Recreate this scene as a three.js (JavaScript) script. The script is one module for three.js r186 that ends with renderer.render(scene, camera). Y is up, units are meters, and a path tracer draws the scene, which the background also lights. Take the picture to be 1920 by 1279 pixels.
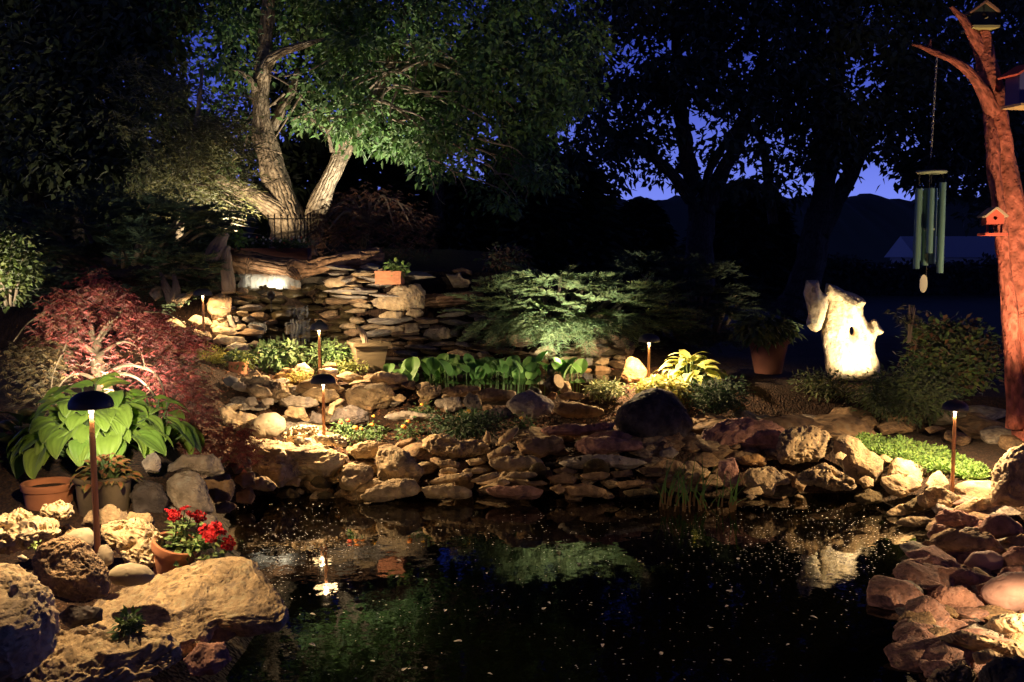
import * as THREE from 'three';
import { ImprovedNoise } from 'three/addons/math/ImprovedNoise.js';
import { MarchingCubes } from 'three/addons/objects/MarchingCubes.js';
import { mergeGeometries, mergeVertices } from 'three/addons/utils/BufferGeometryUtils.js';

// ---------- camera, sky, dusk light, exposure ----------
const scene = new THREE.Scene();
const FOCAL = 1920, EYE = 1.49, PITCH = Math.atan(159.5 / 1920);
const camera = new THREE.PerspectiveCamera(2 * Math.atan(639.5 / FOCAL) * 180 / Math.PI, 1024 / 682, 0.05, 3000);
camera.position.set(0, EYE, 0);
camera.rotation.x = -PITCH;
scene.add(camera);
const renderer = new THREE.WebGLRenderer({ antialias: true });
renderer.toneMapping = THREE.LinearToneMapping;
renderer.toneMappingExposure = 1.0;
renderer.shadowMap.enabled = true;

const SKY_GAIN = 1.15;
{ // dusk sky: lavender blue at the horizon, deep blue above
  const w = 64, h = 256, data = new Float32Array(w * h * 4);
  for (let j = 0; j < h; j++) {
    const el = ((j + 0.5) / h - 0.5) * Math.PI, e = Math.max(0, el);
    const k = Math.exp(-((e / 0.13) ** 2)), m = Math.exp(-((e / 0.285) ** 2)), n = Math.exp(-e / 0.5);
    const c = [0.0006 + 0.0006 * n + 0.03 * m + 0.16 * k, 0.001 + 0.0012 * n + 0.06 * m + 0.19 * k, 0.006 + 0.009 * n + 0.55 * m + 0.3 * k];
    for (let i = 0; i < w; i++) {
      const o = (j * w + i) * 4;
      for (let q = 0; q < 3; q++) data[o + q] = c[q] * SKY_GAIN;
      data[o + 3] = 1;
    }
  }
  const sky = new THREE.DataTexture(data, w, h, THREE.RGBAFormat, THREE.FloatType);
  sky.mapping = THREE.EquirectangularReflectionMapping;
  sky.magFilter = sky.minFilter = THREE.LinearFilter;
  sky.needsUpdate = true;
  scene.background = sky;
  scene.environment = sky;
}
const dusk = new THREE.DirectionalLight(0xaab4ff, 0.012); // last light of the sky, very soft
dusk.position.set(-20, 60, 30);
dusk.castShadow = true; dusk.shadow.radius = 60;
Object.assign(dusk.shadow.camera, { left: -20, right: 20, top: 20, bottom: -20, far: 150 });
scene.add(dusk, dusk.target);

// strengths of the garden lamps (candela)
const PATH_CD = 8.2;
const WARM = new THREE.Color().setRGB(1, 0.68, 0.34), WHITE = new THREE.Color().setRGB(1, 0.84, 0.58);

// ---------- helpers ----------
const V = (x, y, z) => new THREE.Vector3(x, y, z);
const cosP = Math.cos(PITCH), sinP = Math.sin(PITCH);
function dir(px, py) { const a = (px - 960) / FOCAL, b = (639.5 - py) / FOCAL; const y = b * cosP - sinP, z = cosP + b * sinP; return [a / z, y / z]; }
function at(px, py, d) { const [a, b] = dir(px, py); return V(a * d, EYE + b * d, -d); }   // where the ray of a pixel meets a distance
const mpp = (d) => d / FOCAL;
function rngOf(s) { let a = (s * 2654435761) >>> 0; return () => { a = (a + 0x6d2b79f5) | 0; let t = Math.imul(a ^ (a >>> 15), 1 | a); t = (t + Math.imul(t ^ (t >>> 7), 61 | t)) ^ t; return ((t ^ (t >>> 14)) >>> 0) / 4294967296; }; }
const noiseSrc = new ImprovedNoise();
const N3 = (x, y, z) => noiseSrc.noise(x + 200.31, y + 200.17, z + 200.53);
const fbm = (x, y, z, o = 3) => { let s = 0, a = 0.5, f = 1; for (let i = 0; i < o; i++) { s += a * N3(x * f, y * f, z * f + i * 7.1); a *= 0.5; f *= 2.03; } return s; };
const smooth = (a, b, x) => { const t = Math.min(1, Math.max(0, (x - a) / (b - a))); return t * t * (3 - 2 * t); };
const lerp = (a, b, t) => a + (b - a) * t;
const taken = {};
function numbered(n) { taken[n] = (taken[n] || 0) + 1; return taken[n] === 1 ? n : n + '_' + String(taken[n] - 1).padStart(3, '0'); }
function shade(o) { o.castShadow = o.receiveShadow = true; return o; }
function tag(o, label, category, group, kind) { o.userData.label = label; if (category) o.userData.category = category; if (group) o.userData.group = group; if (kind) o.userData.kind = kind; return o; }
function thing(name, label, category, pos, group) { const o = new THREE.Group(); o.name = numbered(name); if (pos) o.position.copy(pos); scene.add(o); return tag(o, label, category, group); }
function solo(name, geo, mat, label, category, pos, group) { const o = shade(new THREE.Mesh(geo, mat)); o.name = numbered(name); if (pos) o.position.copy(pos); scene.add(o); return tag(o, label, category, group); }
function part(parent, name, geo, mat, kind) { const o = shade(new THREE.Mesh(geo, mat)); o.name = name; parent.add(o); if (kind) o.userData.kind = kind; return o; }
function structure(name, geo, mat, label) { const o = shade(new THREE.Mesh(geo, mat)); o.name = numbered(name); scene.add(o); o.userData.kind = 'structure'; if (label) o.userData.label = label; return o; }
const place = (g, x = 0, y = 0, z = 0, rx = 0, ry = 0, rz = 0, sx = 1, sy = sx, sz = sx) => g.applyMatrix4(new THREE.Matrix4().compose(V(x, y, z), new THREE.Quaternion().setFromEuler(new THREE.Euler(rx, ry, rz)), V(sx, sy, sz)));
function merge(list) { return mergeGeometries(list.map((g) => { const q = g.index ? g.toNonIndexed() : g; for (const k of Object.keys(q.attributes)) if (!['position', 'normal', 'uv', 'color'].includes(k)) q.deleteAttribute(k); return q; })); }
const bx = (w, h, d, x = 0, y = 0, z = 0) => place(new THREE.BoxGeometry(w, h, d), x, y, z);

// ---------- textures (tileable, computed) ----------
function hash2(x, y, s) { let h = Math.imul(x, 374761393) + Math.imul(y, 668265263) + Math.imul(s, 974634777); h = Math.imul(h ^ (h >>> 13), 1274126177); return ((h ^ (h >>> 16)) >>> 0) / 4294967296; }
function vnoise(x, y, p, s) { const xi = Math.floor(x), yi = Math.floor(y), fx = x - xi, fy = y - yi, u = fx * fx * (3 - 2 * fx), v = fy * fy * (3 - 2 * fy), m = (k) => ((k % p) + p) % p; return lerp(lerp(hash2(m(xi), m(yi), s), hash2(m(xi + 1), m(yi), s), u), lerp(hash2(m(xi), m(yi + 1), s), hash2(m(xi + 1), m(yi + 1), s), u), v); }
function tfbm(u, v, p, o, s) { let t = 0, a = 0.5; for (let i = 0; i < o; i++) { t += a * vnoise(u * p, v * p, p, s + i); a *= 0.5; p *= 2; } return t; }
function cell(u, v, p, s) { const x = u * p, y = v * p, xi = Math.floor(x), yi = Math.floor(y); let b = 9; for (let j = -1; j < 2; j++) for (let i = -1; i < 2; i++) { const m = (k) => ((k % p) + p) % p, cx = m(xi + i), cy = m(yi + j), dx = xi + i + hash2(cx, cy, s) - x, dy = yi + j + hash2(cx, cy, s + 1) - y; b = Math.min(b, dx * dx + dy * dy); } return Math.sqrt(b); }
function tex(n, f, srgb, m = n) { const d = new Uint8Array(n * m * 4); for (let j = 0; j < m; j++) for (let i = 0; i < n; i++) { const c = f(i / n, j / m), o = (j * n + i) * 4; for (let q = 0; q < 3; q++) d[o + q] = Math.max(0, Math.min(255, (c.length ? c[q] : c) * 255)); d[o + 3] = 255; } const t = new THREE.DataTexture(d, n, m); t.wrapS = t.wrapT = THREE.RepeatWrapping; t.magFilter = THREE.LinearFilter; t.minFilter = THREE.LinearFilter; if (srgb) t.colorSpace = THREE.SRGBColorSpace; t.needsUpdate = true; return t; }
const rockMap = tex(512, (u, v) => { const a = tfbm(u, v, 6, 6, 3), b = tfbm(u, v, 24, 4, 31), s = smooth(0.57, 0.68, tfbm(u, v, 11, 5, 77)), c = 0.9 + 0.5 * (a - 0.5) + 0.4 * (b - 0.5); return [c + 0.05 - s * 0.2, c - s * 0.18, c - 0.06 - s * 0.12]; }, true);
const rockBump = tex(512, (u, v) => { const a = tfbm(u, v, 5, 7, 9), pit = smooth(0.06, 0.3, cell(u + 0.03 * a, v, 14, 5)), pit2 = smooth(0.0, 0.35, cell(u, v + 0.04 * a, 40, 8)); return 0.15 + 0.55 * a + 0.17 * pit + 0.1 * pit2; });
const karstBump = tex(512, (u, v) => { const w = tfbm(u, v, 6, 4, 19) * 0.09, a = tfbm(u, v, 6, 6, 12), p1 = smooth(0.1, 0.42, cell(u + w, v - w, 8, 15)), p2 = smooth(0.05, 0.36, cell(u - w, v + w, 20, 18)); return 0.25 * a + 0.45 * p1 + 0.27 * p2; });
const barkBump = tex(512, (u, v) => { const w = tfbm(u, v, 5, 4, 44), r = Math.abs(Math.sin((u * 9 + (w - 0.5) * 1.6) * Math.PI)), k = tfbm(u, v, 16, 4, 51); return 0.1 + 0.6 * Math.pow(r, 0.6) + 0.3 * k - 0.25 * smooth(0.56, 0.62, tfbm(u * 1, v, 9, 3, 60)); });
const barkMap = tex(256, (u, v) => { const k = tfbm(u, v, 12, 5, 71), c = 0.85 + 0.8 * (k - 0.5); return [c + 0.03, c, c - 0.04]; }, true);
const grainMap = tex(256, (u, v) => { const k = tfbm(u, v, 8, 6, 81), c = 0.93 + 0.3 * (k - 0.5); return [c, c, c]; }, true);
const soilMap = tex(512, (u, v) => { const k = tfbm(u, v, 40, 4, 91), g = cell(u, v, 60, 93), c = 0.8 + 0.9 * (k - 0.5) + 0.25 * (g - 0.4); return [c + 0.05, c, c - 0.04]; }, true);
const soilBump = tex(512, (u, v) => 0.5 * tfbm(u, v, 30, 5, 95) + 0.5 * cell(u, v, 50, 96));
const rip = tex(512, (u, v) => 0.6 * tfbm(u, v, 5, 3, 101) + 0.4 * tfbm(u, v, 18, 3, 105));
function std(o) { const m = new THREE.MeshStandardMaterial({ roughness: 0.9, metalness: 0, ...o }); if (Array.isArray(o.color)) m.color.setRGB(...o.color); return m; }
function phys(o) { const { color, ...r } = o; const m = new THREE.MeshPhysicalMaterial({ roughness: 0.9, metalness: 0, ...r }); if (color) m.color.setRGB(...color); return m; }
// ---------- rocks ----------
const rockMat = std({ color: [1, 1, 1], vertexColors: true, map: rockMap, bumpMap: rockBump, bumpScale: 0.022, roughness: 0.95 });
const nearMat = std({ color: [1, 1, 1], vertexColors: true, map: rockMap, bumpMap: rockBump, bumpScale: 0.014, roughness: 0.95 });
const karstMat = std({ color: [1, 1, 1], vertexColors: true, map: rockMap, bumpMap: karstBump, bumpScale: 0.03, roughness: 0.95 });
const pebbleMat = std({ color: [1, 1, 1], vertexColors: true, map: grainMap, bumpMap: rockBump, bumpScale: 0.002, roughness: 0.8 });
// real stone colours (linear): each pair is mixed in patches over the stone
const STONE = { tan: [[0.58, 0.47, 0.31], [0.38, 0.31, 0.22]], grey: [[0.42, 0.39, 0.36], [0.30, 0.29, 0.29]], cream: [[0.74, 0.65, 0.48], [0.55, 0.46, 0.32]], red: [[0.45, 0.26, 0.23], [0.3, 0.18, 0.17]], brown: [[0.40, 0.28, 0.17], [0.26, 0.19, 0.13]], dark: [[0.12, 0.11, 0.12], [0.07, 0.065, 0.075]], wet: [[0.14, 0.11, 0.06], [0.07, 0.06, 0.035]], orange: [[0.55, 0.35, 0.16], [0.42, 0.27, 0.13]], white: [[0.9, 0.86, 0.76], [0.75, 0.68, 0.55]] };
const icos = {};
function ico(det) { if (!icos[det]) { const g = new THREE.IcosahedronGeometry(1, det); g.deleteAttribute('uv'); g.deleteAttribute('normal'); icos[det] = mergeVertices(g, 1e-5); } return icos[det]; }
function boxUv(g, scale) { // unindexed, mapped in metres across the axis that each face looks along
  const q = g.index ? g.toNonIndexed() : g, p = q.attributes.position, n = p.count, uv = new Float32Array(n * 2), a = V(), b = V(), c = V();
  for (let i = 0; i < n; i += 3) {
    a.fromBufferAttribute(p, i); b.fromBufferAttribute(p, i + 1).sub(a); c.fromBufferAttribute(p, i + 2).sub(a); b.cross(c);
    const x = Math.abs(b.x), y = Math.abs(b.y), z = Math.abs(b.z);
    for (let k = i; k < i + 3; k++) { const X = p.getX(k), Y = p.getY(k), Z = p.getZ(k); const [u, v] = x > y && x > z ? [Z, Y] : y > z ? [X, Z] : [X, Y]; uv[k * 2] = u / scale; uv[k * 2 + 1] = v / scale; }
  }
  q.setAttribute('uv', new THREE.BufferAttribute(uv, 2));
  return q;
}
function roughen(geo, size, o, seed) { // noise along the normals, hollows, strata, colour patches
  geo.computeVertexNormals();
  const p = geo.attributes.position, nn = geo.attributes.normal, n = p.count, col = new Float32Array(n * 3), pair = STONE[o.col || 'tan'], s = seed * 3.7, amp = o.amp ?? 1, pit = o.pit ?? 0;
  const jit = 0.86 + 0.28 * hash2(seed, 7, 3);
  for (let i = 0; i < n; i++) {
    const x = p.getX(i), y = p.getY(i), z = p.getZ(i), X = x / size, Y = y / size, Z = z / size;
    let d = amp * (0.11 * N3(X * 1.3 + s, Y * 1.6, Z * 1.3) + 0.06 * N3(X * 3.1, Y * 3.7 + s, Z * 3.1) - 0.08 * Math.abs(N3(X * 4.3 + s, Y * 6.5, Z * 4.3)) + 0.04 * N3(X * 14, Y * 17, Z * 14 + s));
    d -= 0.055 * Math.max(0, 1 - Math.abs(N3(X * 1.7 + s, Y * 2.6, Z * 1.7 + 9)) * 11) * smooth(-0.1, 0.25, N3(X * 1.1, Y + s, Z)) + 0.014 * N3(X * 27, Y * 31, Z * 27 + s);
    if (o.layer) d += o.layer * 0.05 * Math.sin((Y + 0.12 * N3(X * 2, Y * 2, Z * 2 + s)) * 21 + s);
    if (pit) { const a = N3(X * 3.4 + s, Y * 4.2, Z * 3.4), b = N3(X * 8 + s, Y * 9, Z * 8); d -= pit * (0.34 * smooth(0.12, 0.42, a) + 0.13 * smooth(0.15, 0.45, b)); }
    d *= size;
    p.setXYZ(i, x + nn.getX(i) * d, y + nn.getY(i) * d, z + nn.getZ(i) * d);
    const k = smooth(-0.35, 0.35, fbm(x * 4.5 + s, y * 6, z * 4.5, 3) * 1.5), t = jit * (0.9 + 0.25 * N3(x * 17, y * 17 + s, z * 17));
    for (let q = 0; q < 3; q++) col[i * 3 + q] = Math.min(0.9, lerp(pair[1][q], pair[0][q], k) * t);
  }
  geo.setAttribute('color', new THREE.BufferAttribute(col, 3));
  geo.computeVertexNormals();
  return boxUv(geo, o.uv ?? 0.7);
}
let rockSeed = 11;
// a stone whose outline is traced, with its own distance, thickness and lean (metres back per metre up)
function rockShape(poly, d, o = {}) {
  const seed = rockSeed++, rnd = rngOf(seed), lean = o.lean ?? 0.6, n = poly.length / 2;
  let cy = 0; for (let i = 0; i < n; i++) cy += poly[i * 2 + 1] / n;
  const yc = at(960, cy, d).y, pts = [], inv = 1 / Math.hypot(1, lean);
  for (let i = 0; i < n; i++) { const [a, b] = dir(poly[i * 2], poly[i * 2 + 1]), s = (d + lean * (EYE - yc)) / (1 - lean * b); pts.push([a * s, (EYE + b * s - yc) / inv]); }
  let A = 0, cu = 0, cv = 0;
  for (let i = 0; i < n; i++) { const [x0, y0] = pts[i], [x1, y1] = pts[(i + 1) % n], k = x0 * y1 - x1 * y0; A += k; cu += (x0 + x1) * k; cv += (y0 + y1) * k; }
  cu /= 3 * A; cv /= 3 * A;
  const M = 96; let rad = [];
  for (let k = 0; k < M; k++) {
    const th = k / M * 2 * Math.PI, dx = Math.cos(th), dy = Math.sin(th); let best = 0;
    for (let i = 0; i < n; i++) { const x0 = pts[i][0] - cu, y0 = pts[i][1] - cv, ex = pts[(i + 1) % n][0] - cu - x0, ey = pts[(i + 1) % n][1] - cv - y0, den = dx * ey - dy * ex; if (Math.abs(den) < 1e-9) continue; const r = (x0 * ey - y0 * ex) / den, w = (x0 * dy - y0 * dx) / den; if (r > 0 && w >= -1e-6 && w <= 1 + 1e-6) best = Math.max(best, r); }
    rad.push(best);
  }
  for (let k = 0; k < M; k++) if (!rad[k]) rad[k] = rad[(k + M - 1) % M] || 0.02;
  for (let it = 0; it < (o.sm ?? 0); it++) rad = rad.map((r, k) => 0.25 * rad[(k + M - 1) % M] + 0.5 * r + 0.25 * rad[(k + 1) % M]);
  const mean = Math.sqrt(Math.abs(A / 2) / Math.PI), lo = Math.min(...rad), t = (o.t ?? Math.max(1.2 * mean, 0.5 * mean + 0.7 * lo)) / 2, e = o.e ?? 0.55;
  const g = ico(o.det ?? 10).clone(), p = g.attributes.position, cuts = [];
  for (let k = 0; k < (o.cuts ?? 15); k++) { const a = rnd() * 6.283, z = rnd() * 1.7 - 0.7; const r = Math.sqrt(Math.max(0, 1 - z * z)); cuts.push([r * Math.cos(a), r * Math.sin(a), z, 0.62 + 0.28 * rnd()]); }
  for (let i = 0; i < p.count; i++) {
    let x = p.getX(i), y = p.getY(i), z = p.getZ(i); const th = (Math.atan2(y, x) / (2 * Math.PI) + 1) % 1 * M, k = Math.floor(th), f = th - k, r = lerp(rad[k % M], rad[(k + 1) % M], f), rho0 = Math.hypot(x, y);
    const rho = Math.pow(rho0, e), ze = Math.sign(z) * Math.pow(Math.abs(z), e + 0.15), c = rho0 > 1e-6 ? rho / rho0 : 0;
    x *= c; y *= c; z = ze;
    for (const q of cuts) { const w = x * q[0] + y * q[1] + z * q[2] - q[3]; if (w > 0) { const m = 0.97 * w * (1 - 0.72 * Math.hypot(q[0], q[1])); x -= q[0] * m; y -= q[1] * m; z -= q[2] * m; } }
    p.setXYZ(i, x * r, y * r, z * t);
  }
  // plane axes: across, up the lean, out of it
  const m = new THREE.Matrix4().makeBasis(V(1, 0, 0), V(0, inv, -lean * inv), V(0, lean * inv, inv));
  g.applyMatrix4(m);
  const back = (o.back ?? 0.35) * t;
  const pos = V(cu, yc + cv * inv - lean * inv * back, -(d + lean * cv * inv) - inv * back);
  return { geo: roughen(g, mean, o, seed), pos };
}
const matOf = (o) => (o.near ? nearMat : o.sleek ? pebbleMat : o.pit ? karstMat : rockMat);
function rock(label, poly, d, o = {}, group) { const { geo, pos } = rockShape(poly, d, o); return solo(o.name || 'rock', geo, matOf(o), label, o.cat || 'rock', pos, group); }
function stone(parent, poly, d, o = {}) { const { geo, pos } = rockShape(poly, d, { det: 7, ...o }); const m = part(parent, 'stone', geo, matOf(o)); m.position.copy(pos).sub(parent.position); return m; }
const PEB = { e: 1, cuts: 0, amp: 0.22, sleek: true, sm: 3, det: 11 };
// a few shared flat stones for the courses of the stacked walls
const flatStones = {};
function flatStone(k, col) { const key = k + col; if (!flatStones[key]) { const rnd = rngOf(500 + k), g = ico(6).clone(), p = g.attributes.position, cuts = []; for (let c = 0; c < 20; c++) { const v = V(rnd() - 0.5, (rnd() - 0.5) * 1.1, rnd() - 0.5).normalize(); cuts.push([v, 0.6 + 0.32 * rnd()]); }
  for (let i = 0; i < p.count; i++) { const v = V().fromBufferAttribute(p, i); const m = Math.pow(Math.pow(Math.abs(v.x), 5) + Math.pow(Math.abs(v.y), 4) + Math.pow(Math.abs(v.z), 5), -1 / 5); v.multiplyScalar(m * 0.9); for (const [q, h] of cuts) { const w = v.dot(q) - h; if (w > 0) v.addScaledVector(q, -w); } p.setXYZ(i, v.x, v.y, v.z); }
  flatStones[key] = roughen(g, 1, { col, amp: 0.5, uv: 3 }, 900 + k); } return flatStones[key]; }
const wetMat = std({ color: [1, 1, 1], vertexColors: true, map: rockMap, bumpMap: rockBump, bumpScale: 0.012, roughness: 0.35 });
const flatMat = std({ color: [1, 1, 1], vertexColors: true, map: rockMap, bumpMap: rockBump, bumpScale: 0.012, roughness: 0.95 });
// courses of flat stones laid between two heights; each stone is a mesh of its own
function courses(parent, x0, x1, y0, y1, d0, d1, cols, seed, o = {}) {
  const rnd = rngOf(seed); let y = y0, row = 0;
  while (y > y1) {
    const h = (o.h || 13) * (0.65 + 0.8 * rnd()), f = (y0 - y) / (y0 - y1), d = lerp(d0, d1, f); let x = x0 + rnd() * 20;
    while (x < x1) {
      const w = (o.w || 42) * (0.35 + 1.5 * rnd() * rnd() + 0.4 * rnd()), hh = h * (0.8 + 0.35 * rnd());
      if ((!o.skip || !o.skip(x + w / 2, y - h / 2)) && rnd() > 0.06) {
        const ck = cols[Math.floor(rnd() * cols.length)], c = at(x + w / 2, y - h / 2 + (rnd() - 0.5) * 4, d + (rnd() - 0.5) * 0.2), m = part(parent, 'stone', flatStone(Math.floor(rnd() * 7), ck), ck === 'wet' ? wetMat : flatMat);
        m.position.copy(c).sub(parent.position); m.scale.set(w * 0.54 * mpp(d), hh * 0.56 * mpp(d), (0.09 + 0.06 * rnd())); m.rotation.set((rnd() - 0.5) * 0.35, (rnd() - 0.5) * 0.7, (rnd() - 0.5) * 0.26);
      }
      x += w * 0.97;
    }
    y -= h * 0.92; row++;
  }
}
// flat stones strewn over the ground inside a patch of the picture; keep(x, y) chooses where
function strewn(parent, n, x0, x1, y0, y1, dOf, cols, size, seed, keep, lift = 0.02) {
  const rnd = rngOf(seed);
  for (let k = 0; k < n; k++) {
    const x = lerp(x0, x1, rnd()), y = lerp(y0, y1, rnd()), a = rnd(), b = rnd(), c = rnd(), e = rnd(), f = rnd(); if (keep && !keep(x, y)) continue;
    const p = at(x, y, dOf(x, y)), m = part(parent, 'stone', flatStone(Math.floor(a * 7), cols[Math.floor(b * cols.length)]), flatMat), g = groundAt(p.x, p.z), w = size * (0.5 + 1.1 * c * c + 0.3 * e);
    p.y = Math.max(g + lift, Math.min(p.y, g + 3 * lift)); m.position.copy(p).sub(parent.position); m.scale.set(w, w * (0.25 + 0.25 * e), w * (0.55 + 0.4 * f)); m.rotation.set((f - 0.5) * 0.4 + 0.15, c * 6.28, (a - 0.5) * 0.35);
  }
}
// ---------- trunks, limbs, tubes ----------
function limbShape(pts, radii, seg = 12, o = {}) {
  const curve = new THREE.CatmullRomCurve3(pts, false, 'catmullrom', 0.5), len = curve.getLength(), n = o.rings || Math.max(6, Math.ceil(len / (o.step || 0.06))), pos = [], uv = [], idx = [], s = (o.seed || 1) * 5.3;
  const T = curve.getTangent(0); let N = Math.abs(T.y) > 0.9 ? V(1, 0, 0) : V(0, 1, 0); N.sub(T.clone().multiplyScalar(N.dot(T))).normalize();
  for (let i = 0; i <= n; i++) {
    const f = i / n, c = curve.getPoint(f), t = curve.getTangent(f); N.sub(t.clone().multiplyScalar(N.dot(t))).normalize(); const B = t.clone().cross(N);
    const fr = f * (radii.length - 1), k = Math.min(radii.length - 2, Math.floor(fr)), r0 = lerp(radii[k], radii[k + 1], fr - k);
    for (let j = 0; j <= seg; j++) {
      const a = (j % seg) / seg * 2 * Math.PI, ca = Math.cos(a), sa = Math.sin(a);
      const w = r0 * (1 + (o.lump ?? 0.12) * N3(ca * 1.2 + s, sa * 1.2, f * len / Math.max(r0, 0.02) * 0.25) * 1.6 + (o.ridge ?? 0.05) * N3(ca * 6 + s, sa * 6, f * len * 3) * 1.4);
      pos.push(c.x + (N.x * ca + B.x * sa) * w, c.y + (N.y * ca + B.y * sa) * w, c.z + (N.z * ca + B.z * sa) * w); uv.push(j / seg * Math.max(1, Math.round(r0 * 6.28 / 0.4)), f * len / 0.5);
    }
  }
  for (let i = 0; i < n; i++) for (let j = 0; j < seg; j++) { const a = i * (seg + 1) + j, b = a + seg + 1; idx.push(a, a + 1, b, b, a + 1, b + 1); }
  for (const [ring, flip] of [[0, 1], [n, 0]]) { const c = curve.getPoint(ring / n), k = pos.length / 3; pos.push(c.x, c.y, c.z); uv.push(0.5, 0); for (let j = 0; j < seg; j++) { const a = ring * (seg + 1) + j; flip ? idx.push(k, a + 1, a) : idx.push(k, a, a + 1); } }
  const g = new THREE.BufferGeometry(); g.setAttribute('position', new THREE.Float32BufferAttribute(pos, 3)); g.setAttribute('uv', new THREE.Float32BufferAttribute(uv, 2)); g.setIndex(idx); g.computeVertexNormals();
  return g;
}
const P3 = (list) => list.map(([x, y, d]) => at(x, y, d));
// ---------- leaves ----------
class Leaves { // many small leaves in one geometry: four points each, folded along the middle, every leaf with a tint
  constructor(seed) { this.p = []; this.c = []; this.i = []; this.r = rngOf(seed); }
  leaf(x, y, z, dx, dy, dz, len, wid, col, fold = 0.25) {
    const l = Math.hypot(dx, dy, dz) || 1; dx /= l; dy /= l; dz /= l; const r = this.r;
    let ux = r() - 0.5, uy = r() * 0.9 + 0.1, uz = r() - 0.5; // rough up
    let sx = dy * uz - dz * uy, sy = dz * ux - dx * uz, sz = dx * uy - dy * ux; const sl = Math.hypot(sx, sy, sz) || 1; sx /= sl; sy /= sl; sz /= sl;
    ux = sy * dz - sz * dy; uy = sz * dx - sx * dz; uz = sx * dy - sy * dx;
    const k = this.p.length / 3, w = wid / 2, f = fold * w, m = len * 0.42;
    this.p.push(x, y, z, x + dx * m + sx * w + ux * f, y + dy * m + sy * w + uy * f, z + dz * m + sz * w + uz * f, x + dx * len, y + dy * len - 0.1 * len, z + dz * len, x + dx * m - sx * w + ux * f, y + dy * m - sy * w + uy * f, z + dz * m - sz * w + uz * f);
    for (let q = 0; q < 4; q++) this.c.push(col[0], col[1], col[2]);
    this.i.push(k, k + 1, k + 2, k, k + 2, k + 3);
  }
  tint(col, v = 0.35) { const t = 1 + (this.r() - 0.5) * 2 * v, h = (this.r() - 0.5) * 0.3; return [col[0] * t * (1 + h), col[1] * t, col[2] * t * (1 - h * 0.5)]; }
  sphere() { const r = this.r; for (;;) { const x = r() * 2 - 1, y = r() * 2 - 1, z = r() * 2 - 1; if (x * x + y * y + z * z < 1) return [x, y, z]; } }
  cluster(c, R, n, len, wid, col, droop = 0.3, flat = 0.6) { for (let k = 0; k < n; k++) { const [x, y, z] = this.sphere(); this.leaf(c.x + x * R, c.y + y * R * flat, c.z + z * R, x + (this.r() - 0.5) * 1.2, y * 0.6 - droop + (this.r() - 0.5) * 0.9, z + (this.r() - 0.5) * 1.2, len * (0.6 + 0.7 * this.r()), wid * (0.7 + 0.5 * this.r()), this.tint(col)); } }
  geo(o) { const g = new THREE.BufferGeometry(), p = new Float32Array(this.p); if (o) for (let i = 0; i < p.length; i += 3) { p[i] -= o.x; p[i + 1] -= o.y; p[i + 2] -= o.z; } g.setAttribute('position', new THREE.BufferAttribute(p, 3)); g.setAttribute('color', new THREE.Float32BufferAttribute(this.c, 3)); g.setIndex(this.i); g.computeVertexNormals(); return g; }
}
const leafMat = phys({ color: [1, 1, 1], vertexColors: true, side: THREE.DoubleSide, transmission: 0.3, thickness: 0, roughness: 0.95 });
const dullLeafMat = std({ color: [1, 1, 1], vertexColors: true, side: THREE.DoubleSide, roughness: 0.85 });
const barkMat = std({ color: [0.34, 0.28, 0.21], map: barkMap, bumpMap: barkBump, bumpScale: 0.03, roughness: 0.95 });
const darkBarkMat = std({ color: [0.09, 0.075, 0.06], map: barkMap, bumpMap: barkBump, bumpScale: 0.03, roughness: 0.95 });
const twigMat = std({ color: [0.22, 0.17, 0.12], roughness: 0.9 });
// fill ellipses seen at [px, py, rx, ry] between two distances with twigs full of leaves, leaving gaps open
function fillCrown(L, zones, d0, d1, nPer, o) {
  const r = L.r, gaps = o.gaps || [];
  for (const [px, py, rx, ry, k = 1] of zones) {
    const n = Math.round(nPer * k * rx * ry / 10000);
    for (let i = 0; i < n; i++) {
      const a = r() * 6.283, q = Math.sqrt(r()), x = px + Math.cos(a) * q * rx, y = py + Math.sin(a) * q * ry, d = lerp(d0, d1, r());
      const c = at(x, y, d);
      if (N3(c.x * o.clump, c.y * o.clump, c.z * o.clump + (o.seed || 0)) < o.cut) continue;
      if (o.front && d < 12.2 && Math.abs(x - 497) < 34 && y < 340) continue;
      let open = false; for (const [gx, gy, gr, keep = 0.06] of gaps) if (Math.hypot((x - gx), (y - gy) * 1.15) < gr * (0.75 + 0.5 * N3(x * 0.035, y * 0.035, 3)) && r() > keep) open = true;
      if (open) continue;
      L.cluster(c, o.R * (0.6 + 0.7 * r()), o.n, o.len, o.wid, o.cols[Math.floor(r() * o.cols.length)], o.droop ?? 0.3, o.flat ?? 0.6);
    }
  }
}
// ---------- the setting: ground, pond, pool, hill, far house, hedge ----------
const onWater = (px, py, y = 0) => { const [a, b] = dir(px, py), d = (y - EYE) / b; return [a * d, -d]; };
const shore = [[380, 1480], [430, 1279], [500, 1165], [470, 1090], [430, 1020], [415, 960], [450, 935], [520, 925], [680, 925], [900, 920], [1100, 930], [1250, 935], [1450, 925], [1600, 925], [1670, 945], [1720, 985], [1680, 1080], [1655, 1130], [1640, 1190], [1720, 1260], [1760, 1480]].map(([x, y]) => onWater(x, y));
function shoreDist(x, z) { let best = 1e9, inside = false; for (let i = 0, j = shore.length - 1; i < shore.length; j = i++) { const [ax, az] = shore[j], [bx_, bz] = shore[i], ex = bx_ - ax, ez = bz - az, t = Math.max(0, Math.min(1, ((x - ax) * ex + (z - az) * ez) / (ex * ex + ez * ez))); best = Math.min(best, Math.hypot(x - ax - ex * t, z - az - ez * t)); if ((az > z) !== (bz > z) && x < ex * (z - az) / ez + ax) inside = !inside; } return inside ? -best : best; }
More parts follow.
